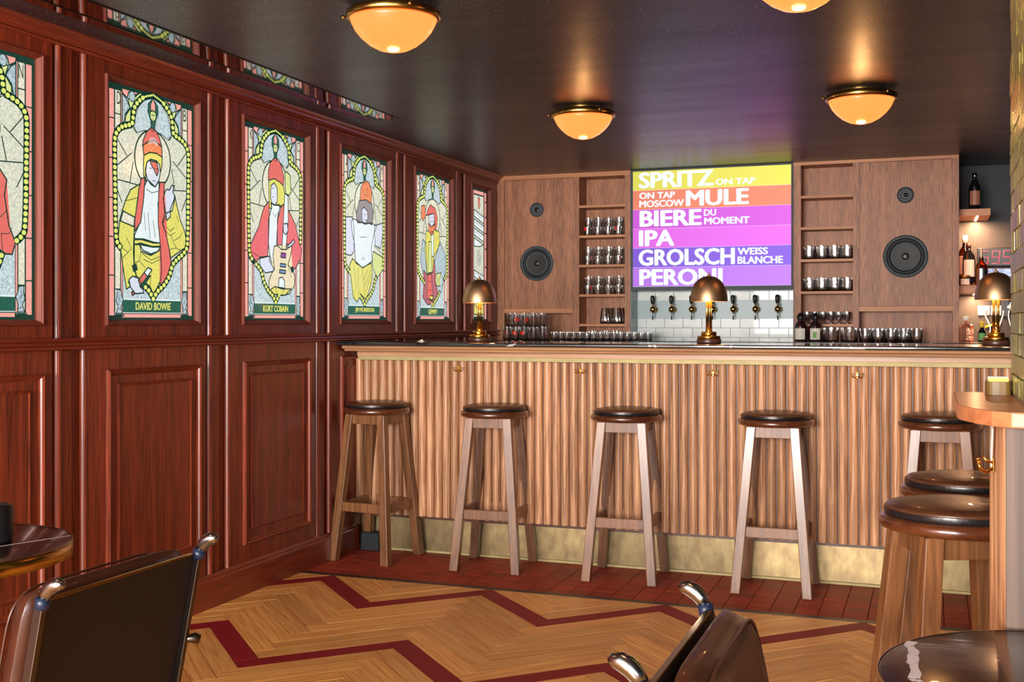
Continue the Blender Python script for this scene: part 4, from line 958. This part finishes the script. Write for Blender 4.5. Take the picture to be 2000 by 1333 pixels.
# red digit display
dp = thing('digit_display', 'black wall display with glowing red digits', 'display', (.385, 8.155, 1.66), 0)
MB().box(-.105, .115, -.02, .04, -.055, .068, bev=.004).obj('case', M['black'], dp)
SEG = dict(a=(0,1,1,1), b=(1,.5,1,1), c=(1,0,1,.5), d=(0,0,1,0), e=(0,0,0,.5), f=(0,.5,0,1), g=(0,.5,1,.5))
red = emis('led_red', (1.0, .06, .12, 1), 1.5)
for k, segs in enumerate(('afgcd', 'abfgcd', 'afgcd')):
    x0 = -.085 + .068*k
    for s_ in segs:
        xa, ya, xb, yb_ = SEG[s_]; W_, H_ = .044, .082
        MB().tube([(x0+W_*xa+.006*ya, -.0215, -.036+H_*ya), (x0+W_*xb+.006*yb_, -.0215, -.036+H_*yb_)], .0026, 6).obj('digit_segment', red, dp)
sc = thing('small_monitor', 'small monitor showing a pale blue picture under the red digit display', 'monitor', (.425, 8.13, 1.47))
MB().box(-.10, .12, 0, .03, -.02, .125, bev=.004).obj('case', M['black'], sc)
MB().box(-.03, .05, .03, .07, .03, .09).obj('wall_mount', M['black'], sc)
MB().add([(-.092,-.0008,-.012),(.112,-.0008,-.012),(.112,-.0008,.117),(-.092,-.0008,.117)], [(0,1,2,3)]).obj('screen', litglass('monitor_picture', srgb(150,166,232), .5, 24), sc)
# sockets, cables, device behind the right lamp
so = thing('wall_sockets', 'white double wall socket with plugs behind the right-hand lamp', 'socket', (.40, 8.195, 1.31))
for x in (-.115, -.035, .045): MB().box(x, x+.074, -.012, 0, -.030 if x < 0 else 0, .035 if x < 0 else .06, bev=.004).obj('socket_plate', M['white'], so)
for x in (-.075, .0, .075): MB().lathe([(.016,0),(.016,.022),(.010,.026)], 14, mtx=Matrix.Translation((x, -.010, .005+.02*(x > .05))) @ Matrix.Rotation(math.radians(90), 4, 'X')).obj('plug', M['white'], so)
for k, (x, sw) in enumerate(((-.075,.05),(0,-.05),(.075,-.03),(.04,.04))):
    pts = [(.40+x+sw*math.sin(t_*3.2+k)*t_*1.2, 8.15-.05*t_, 1.31-.19*t_) for t_ in [j/12 for j in range(13)]]
    MB().tube(pts, .0036, 6).obj('power_cable', M['white'], None, label=['white power cable hanging from the leftmost socket', 'white power cable crossing under the middle plug', 'white power cable hanging behind the right lamp stem', 'white power cable looping beside the yellow tube'][k], category='cable')
MB().tube([(0,0,0),(.05,0,.018),(.095,0,.030)], .008, 10).obj('yellow_tube', M['yellowp'], None, label='yellow plastic tube among the white cables', category='tube').location = (.33, 8.190, 1.20)
MB().box(-.024, .024, -.02, .02, 0, .13, bev=.003).obj('wall_device', M['black'], None, label='slim black device on the wall behind the right lamp', category='device').location = (.452, 8.18, 1.27)
MB().box(-.03, .022, -.02, .02, 0, .002).obj('paper_scrap', M['paper'], None, label='folded white card beside the base of the right-hand lamp', category='paper').location = (.175, 5.66, 1.1305)

# ================================================================ CEILING LAMPS
M['bowl'] = emis('amber_bowl', (1.0, .46, .105, 1), .98, .25)
t = M['bowl'].node_tree; N, L = t.nodes, t.links; p = N['Principled BSDF']
tc = N.new('ShaderNodeTexCoord'); nz = N.new('ShaderNodeTexNoise'); nz.inputs['Scale'].default_value = 5; L.new(tc.outputs['Object'], nz.inputs['Vector'])
mx = N.new('ShaderNodeMix'); mx.data_type = 'RGBA'; mx.inputs[6].default_value = (2.4,.40,.055,1); mx.inputs[7].default_value = (2.4,.52,.13,1); L.new(nz.outputs['Fac'], mx.inputs[0]); L.new(mx.outputs[2], p.inputs['Emission Color'])
def ceiling_lamp(loc, label, far=0):
    r = thing('ceiling_lamp', label, 'lamp', loc, 0, 'amber ceiling lamps')
    MB().lathe([(.105,0),(.105,-.012),(.150,-.014),(.158,-.019),(.158,-.034),(.154,-.040),(.146,-.042),(.142,-.036),(.14,-.02)], 48, cap=False).obj('ring', M['brass'], r)
    MB().lathe([(.144,-.038),(.140,-.052),(.128,-.076),(.108,-.100),(.082,-.122),(.052,-.138),(.022,-.146),(0,-.147)], 48).obj('bowl', M['bowl'], r)
    for k in range(3):
        a = 2*math.pi*k/3 + 3.4; mt = Matrix.Translation((.158*math.cos(a), .158*math.sin(a), -.027)) @ Matrix.Rotation(a, 4, 'Z') @ Matrix.Rotation(math.radians(90), 4, 'Y')
        MB().lathe([(.003,0),(.003,.008),(.007,.009),(.007,.016),(0,.018)], 12, mtx=mt).obj('thumb_screw', M['brass'], r)
    if not far: point('ceiling_lamp_bulb', (loc[0], loc[1], CZ-.158), 3.2 if loc[0] > -1 and loc[1] > 4 else 1.6, (1.0,.50,.18), .03)
    if far: point('added_fill_glow', (loc[0], loc[1], CZ-.26), far, (1.0,.62,.34), .1)  # added fill light, stronger than the bulbs of the visible lamps
    return r
ceiling_lamp((-1.682, 3.39, CZ), 'large amber ceiling lamp above the second stained glass panel, top left')
ceiling_lamp((-1.612, 5.34, CZ), 'amber ceiling lamp in front of the left cabinet, above the bar stools')
ceiling_lamp((-.304, 5.37, CZ), 'amber ceiling lamp at the right in front of the right cabinet')
ceiling_lamp((-.362, 3.35, CZ), 'amber ceiling lamp cut off by the top edge of the picture')
for x, y, w_ in ((-1.68, 1.42, 'left, just out of view above the near chair'), (-.36, 1.40, 'right, just out of view above the near chair'), (-1.68, -.55, 'left, behind the camera'), (-.36, -.55, 'right, behind the camera')):  # unseen lamps added outside the view as warm front fill
    ceiling_lamp((x, y, CZ), 'added amber fill lamp on the '+w_, 5 if y > 0 else 14)

# ================================================================ BAR STOOLS
def make_stool(loc, rz, label):
    r = thing('bar_stool', label, 'bar stool', loc, rz, 'round leather-topped bar stools')
    MB().lathe([(.150,.787),(.159,.790),(.1615,.797),(.160,.805)], 48, cap=False).obj('pad_band', M['padedge'], r)
    MB().lathe([(.160,.805),(.152,.812),(.120,.8185),(.07,.822),(0,.823)], 48).obj('seat_pad', M['leather'], r)
    MB().lathe([(0,.757),(.158,.757),(.168,.760),(.1735,.768),(.1735,.778),(.169,.785),(.160,.789),(0,.789)], 48).obj('seat_ring', M['stoolring'], r)
    a, f, w = .097, .160, .043
    for sx in (-1, 1):
        for sy in (-1, 1):
            MB().leg((sx*a, sy*a, .757), (sx*f, sy*f, 0.0), w, w).obj('leg', M['stoolwood'], r, bev=.003)
    at = lambda z: a + (f-a)*(.757-z)/.757
    for k in range(4):
        mt = Matrix.Rotation(math.radians(90*k), 4, 'Z')
        e = at(.73)-.019; MB().box(-e, e, -at(.73)-.010, -at(.73)+.012, .706, .7565, mt, bev=.0015).obj('apron', M['stoolwood'], r)
        e = at(.28)-.019; MB().box(-e, e, -at(.28)-.011, -at(.28)+.011, .255, .303, mt, bev=.002).obj('stretcher', M['stoolwood'], r)
    return r
st0 = make_stool((-2.735, 5.318, .001), math.radians(-6), 'leftmost bar stool, turned slightly, between the panelled wall and the bar')
for loc, rz, lb in [((-2.080, 5.338, .001), 4, 'second bar stool from the left, below the first coat hook'),
                    ((-1.395, 5.345, .001), 2, 'third bar stool from the left, in the middle of the bar'),
                    ((-.682, 5.348, .001), 0, 'fourth bar stool from the left, with the palest front legs'),
                    ((.030, 5.235, .001), 0, 'bar stool at the right end of the bar, behind the two near stools'),
                    ((.087, 3.33, .001), 12, 'bar stool mostly hidden behind the nearest stool beside the partition'),
                    ((.052, 2.825, .001), 22, 'nearest bar stool, large at the right beside the partition')]:
    s = dup(st0, loc, math.radians(rz), lb)
    if rz == 0 and loc[0] > 0: s.scale = (1, 1, 1.025)
# ================================================================ PARTITION, LEDGE, PILLAR
pa = thing('ledge_partition', 'waist-high oak partition with rounded drinking ledge at the right edge', 'partition', (0,0,0))
MB().box(.130, 1.25, 2.0, 2.49, 0, 1.069).obj('core', M['oak'], pa)
MB().box(.112, 1.25, 1.997, 2.012, 0, 1.069).obj('front_panel', M['panelgrey'], pa)
SM2 = MB().extrude([(x, y) for x, y in prof] + [(-.0222, .004), (.0222, .004)], 'Z', 0, 1.069).mesh('slat', M['slat'])
for k in range(10):
    link('slat', SM2, pa, (.131, 2.036+.0468*k, 0), math.radians(-90))
MB().prism([(.04,2.50),(.04,2.13),(.046,2.09),(.066,2.03),(.090,1.985),(.118,1.962),(.20,1.950),(1.3,1.945),(1.3,2.50)], 1.0695, 1.095).obj('ledge_top', M['ledge'], pa, bev=.003)
hook('coat_hook', .106, 2.25, .975, math.radians(-90), 'bright brass coat hook on the partition beside the near stools')
MB().box(-.0015, .0015, -.022, .022, -.045, .045, bev=.0008).obj('tag', M['paper'], None, label='small pale slanted card on the partition side above the brass hook', category='card').location = (.1015, 2.25, 1.02)
bpy.data.objects['tag'].rotation_euler = (math.radians(35), 0, 0); bpy.data.objects['tag'].name = 'card_tag'
M['columngrout'] = plain('olive_grout', srgb(84,82,48), .8, .2, 60)
pl = thing('tiled_pillar', 'green and gold mosaic pillar standing on the ledge at the right edge', 'pillar', (0,0,0))
MB().box(.154, .62, 2.045, 2.492, 1.0955, CZ-.001).obj('core', M['columngrout'], pl)
TMs = [MB().box(-.004, .003, -.0305, .0305, -.0190, .0190, bev=.0015).mesh('tile', M['mosaic']) for _ in range(1)]
for j in range(30):
    for k in range(7):
        o = link('tile', TMs[0], pl, (.152-random.uniform(0, .002), 2.077+.0632*k+(.0 if j % 2 else .0), 1.117+.0395*j)); o.rotation_euler = (random.uniform(-.02,.02), random.uniform(-.03,.03), random.uniform(-.03,.03))
mb = MB()
for j in range(30):
    for k in range(7): mb.box(.155+.066*k, .217+.066*k, 2.040, 2.047, 1.098+.0395*j, 1.136+.0395*j)
mb.obj('front_tiles', M['mosaic'], pl, kind='stuff')
MB().box(.1465, .150, 2.04, 2.494, 1.0955, 1.1025).obj('edge_trim', M['steel'], pl)
M['traybrass'] = plain('dull_brass', srgb(110,84,38), .45, .2, 30)
cd = thing('brass_caddy', 'low round-cornered brass caddy of sachets behind the ledge', 'caddy', (.122, 2.44, 1.0955))
MB().prism([(.024*math.copysign(abs(math.cos(a))**.5, math.cos(a)), .040*math.copysign(abs(math.sin(a))**.5, math.sin(a))) for a in [2*math.pi*k/24 for k in range(24)]], 0, .026).obj('tray', M['traybrass'], cd)
for k, (mt_, w_) in enumerate((('paper', .012), ('paper', .01), ('blueedge', .008), ('paper', .005), ('yellowp', .005))):
    y = .03-.013*k; MB().box(-.018+.0*k, .018, y-w_/2, y+w_/2, .024, .033+.001*(k % 2)).obj('sachet', M[mt_], cd)
# ================================================================ ROUND TABLES
def table(loc, label, vein):
    r = thing('round_table', label, 'table', loc)
    R = .275
    MB().lathe([(0,.717),(R-.002,.717),(R-.002,.7445),(R-.004,.7452),(0,.7452)], 96).obj('tabletop', M['tablestone'], r)
    MB().lathe([(R-.0018,.713),(R,.713),(R,.7455),(R-.0018,.7455)], 96, cap=False).obj('brass_rim', M['brass'], r)
    MB().lathe([(.03,.02),(.03,.716)], 24).obj('column', M['black'], r)
    MB().lathe([(0,0),(.115,0),(.12,.006),(.115,.022),(.04,.032),(0,.032)], 40).obj('foot', M['black'], r)
    mb = MB(); pts = vein
    for (a, b_) in zip(pts[:-1], pts[1:]):
        A_, B_ = Vector((a[0], a[1], 0)), Vector((b_[0], b_[1], 0)); t_ = (B_-A_).normalized(); nn = Vector((-t_.y, t_.x, 0))
        mb.add([A_-nn*a[2]+Vector((0,0,.7454)), B_-nn*b_[2]+Vector((0,0,.7454)), B_+nn*b_[2]+Vector((0,0,.7454)), A_+nn*a[2]+Vector((0,0,.7454))], [(0,1,2,3)])
    mb.obj('white_vein', M['vein'], r)
    return r
M['tablestone'] = plain('dark_brown_marble', srgb(40,25,24), 0.2, 0.5, 4, coat=0.25)
M['vein'] = plain('vein_white', srgb(226,220,226), 0.25, 0.06, 60)
rr = random.Random(3)
def vein(ax, ay, bx, by, n, wob, w):
    return [(ax+(bx-ax)*k/n+rr.uniform(-wob, wob), ay+(by-ay)*k/n+rr.uniform(-wob, wob), w*rr.uniform(.8, 1.15)) for k in range(n+1)]
LT, RT = (-2.05, 1.895), (.200, 1.712)
table((LT[0], LT[1], 0), 'round dark marble table with brass rim at the left edge', vein(.186, .195, .02, -.27, 26, .0012, .0034))
table((RT[0], RT[1], 0), 'round dark marble table with broad white vein at the bottom right corner', vein(-.232, .140, -.215, -.165, 24, .0035, .0075))
ca = thing('candle_holder', 'black rounded candle holder glowing amber on the left table', 'candle', (-1.965, 1.965, .7457))
MB().lathe([(0,0),(.036,0),(.039,.006),(.040,.070),(.036,.082),(.028,.086)], 32).obj('holder', M['black'], ca)
MB().lathe([(0,.0),(.016,0),(.016,.05),(0,.05)], 20, (.016,-.040,0)).obj('amber_light', emis('candle_amber', (1,.5,.12,1), 1.6), ca)
# ================================================================ SLING-BACK CHAIRS
def make_chair(loc, rz, label):
    """faces local +x; the back stands at x = 0"""
    r = thing('leather_chair', label, 'chair', loc, rz, 'leather sling chairs')
    hy = .212
    bx = lambda z: (.782-z)*.20            # lean of the back
    for s in (-1, 1):
        mb = MB()
        path = [(bx(.05)*.9+.02, .05), (bx(.40), .40), (bx(.60), .60), (bx(.76), .76), (-.004, .782), (-.020, .797), (-.040, .806)]
        w = [.016, .018, .018, .018, .018, .017, .012]
        V = []; F = []
        for (x, z), ww in zip(path, w):
            for dx, dy in ((-ww/2, -.006), (ww/2, -.006), (ww/2, .006), (-ww/2, .006)):
                k_ = 1 if z < .77 else 0
                V.append((x+dx*(1 if k_ else .55), s*hy+dy, z+dx*(0.2 if k_ else .9)))
        for k in range(len(path)-1):
            for i in range(4): i2 = (i+1) % 4; F.append((k*4+i, k*4+i2, (k+1)*4+i2, (k+1)*4+i))
        F += [(0,1,2,3), tuple(4*(len(path)-1)+i for i in range(4))]
        mb.add(V, F); mb.obj('post', M['gunmetal'], r, bev=.0015)
        MB().tube([(-.004, s*hy, .783), (-.010, s*hy, .793), (-.019, s*hy, .802), (-.031, s*hy, .808), (-.042, s*hy, .808), (-.047, s*hy, .806)], [.010, .0115, .0125, .012, .009, .004], 16).obj('finial', M['steel'], r)
        MB().tube([(-.001, s*hy, .766), (-.004, s*hy, .784)], [.0125, .0125], 12).obj('leather_loop', M['blueedge'], r)
        MB().tube([(bx(.6)-.004, s*(hy+.004), .6), (bx(.6)-.012, s*(hy+.022), .598), (bx(.6)-.020, s*(hy+.028), .594)], [.006, .011, .010], 12).obj('knob', M['gunmetal'], r)
        mb = MB(); mb.tube([(.02+bx(.05), s*hy, .012), (.27, s*hy, .37), (.43, s*hy, .41)], .011, 10); mb.obj('side_rail', M['gunmetal'], r)
        MB().tube([(.43, s*hy, .41), (.44, s*hy, .0)], .011, 10).obj('front_leg', M['gunmetal'], r)
    # taut rear sling with a stitched rim
    V = []; F = []; ny, nz_ = 10, 10
    for sd in (0, 1):
        for j in range(nz_+1):
            z = .775-(.775-.40)*j/nz_
            for i in range(ny+1):
                y = -.205+.41*i/ny; V.append((bx(z)+.004+.004*sd, y, z))
    q = (ny+1)*(nz_+1)
    for j in range(nz_):
        for i in range(ny):
            a = j*(ny+1)+i; F.append((a, a+1, a+ny+2, a+ny+1)); F.append((q+a, q+a+ny+1, q+a+ny+2, q+a+1))
    for i in range(ny): F.append((i, q+i, q+i+1, i+1))
    for j in range(nz_): a = j*(ny+1); F.append((a, a+ny+1, q+a+ny+1, q+a)); a += ny; F.append((a, q+a, q+a+ny+1, a+ny+1))
    MB().add(V, F).obj('back_sling', M['slingleather'], r)
    MB().box(-.001, .009, -.198, .198, .774, .7785, bev=.001).obj('sling_rim', M['brass'], r)
    # plump leather back cushion
    def cushion(name, u0, u1, v0, v1, th, place, mat, seam):
        V = []; F = []; n = 18
        for sd in (0, 1):
            for j in range(n+1):
                for i in range(n+1):
                    a, b_ = -1+2*i/n, -1+2*j/n
                    rr_ = 1 - .06*(abs(a*b_))**6
                    e = max(0, 1-abs(a)**7)**.45 * max(0, 1-abs(b_)**7)**.45
                    puff = th*(.30+.70*e) if sd else th*(.5-.5*e)*.5
                    puff += (.0015*math.sin(a*23+b_*9)*(1-e) if sd else 0) + (.002*math.sin(a*6+b_*11) if sd else 0)
                    V.append(place(u0+(u1-u0)*(a*rr_+1)/2, v0+(v1-v0)*(b_*rr_+1)/2, puff))
        q_ = (n+1)**2
        for j in range(n):
            for i in range(n):
                a = j*(n+1)+i; F.append((a, a+n+1, a+n+2, a+1)); F.append((q_+a, q_+a+1, q_+a+n+2, q_+a+n+1))
        for i in range(n):
            F.append((i, i+1, q_+i+1, q_+i)); a = n*(n+1)+i; F.append((a, q_+a, q_+a+1, a+1))
            a = i*(n+1); F.append((a, q_+a, q_+a+n+1, a+n+1)); a = a+n; F.append((a, a+n+1, q_+a+n+1, q_+a))
        o = MB().add(V, F, True).obj(name, mat, r)
        for inset, hgt in seam:
            pts = []
            for k in range(49):
                a = 2*math.pi*k/48; c_, s_ = math.cos(a), math.sin(a)
                ca_, sa_ = math.copysign(abs(c_)**.28, c_), math.copysign(abs(s_)**.28, s_)
                pts.append(place((u0+u1)/2+(u1-u0)/2*inset*ca_, (v0+v1)/2+(v1-v0)/2*inset*sa_, th*hgt))
            MB().tube(pts, .0026, 6, cap=False).obj('piping', mat, o)
        return o
    cushion('back_cushion', -.214, .214, .40, .798, .070, lambda u, v, h: (bx(v)+.018+h*.98, u, v+h*.15-.01), M['chairleather'], [(.985, .30), (.935, .83)])
    cushion('seat_cushion', .10, .46, -.205, .205, .075, lambda u, v, h: (u, v, .385+h), M['chairleather'], [(.975, .35)])
    MB()  .box(.09, .45, -.205, .205, .372, .384).obj('seat_sling', M['slingleather'], r)
    for x in (.13, .43): MB().tube([(x, -.212, .375), (x, .212, .375)], .009, 10).obj('cross_bar', M['gunmetal'], r)
    return r
c0 = make_chair((-1.378, 1.690, 0), math.pi, 'leather chair seen from behind at the bottom left, facing the panelled wall')
dup(c0, (-.340, 1.607, 0), 0, 'brown leather chair at the bottom centre, facing the right-hand table')
for ch in c0.children:
    if ch.name.startswith('back_cushion'):
        pass
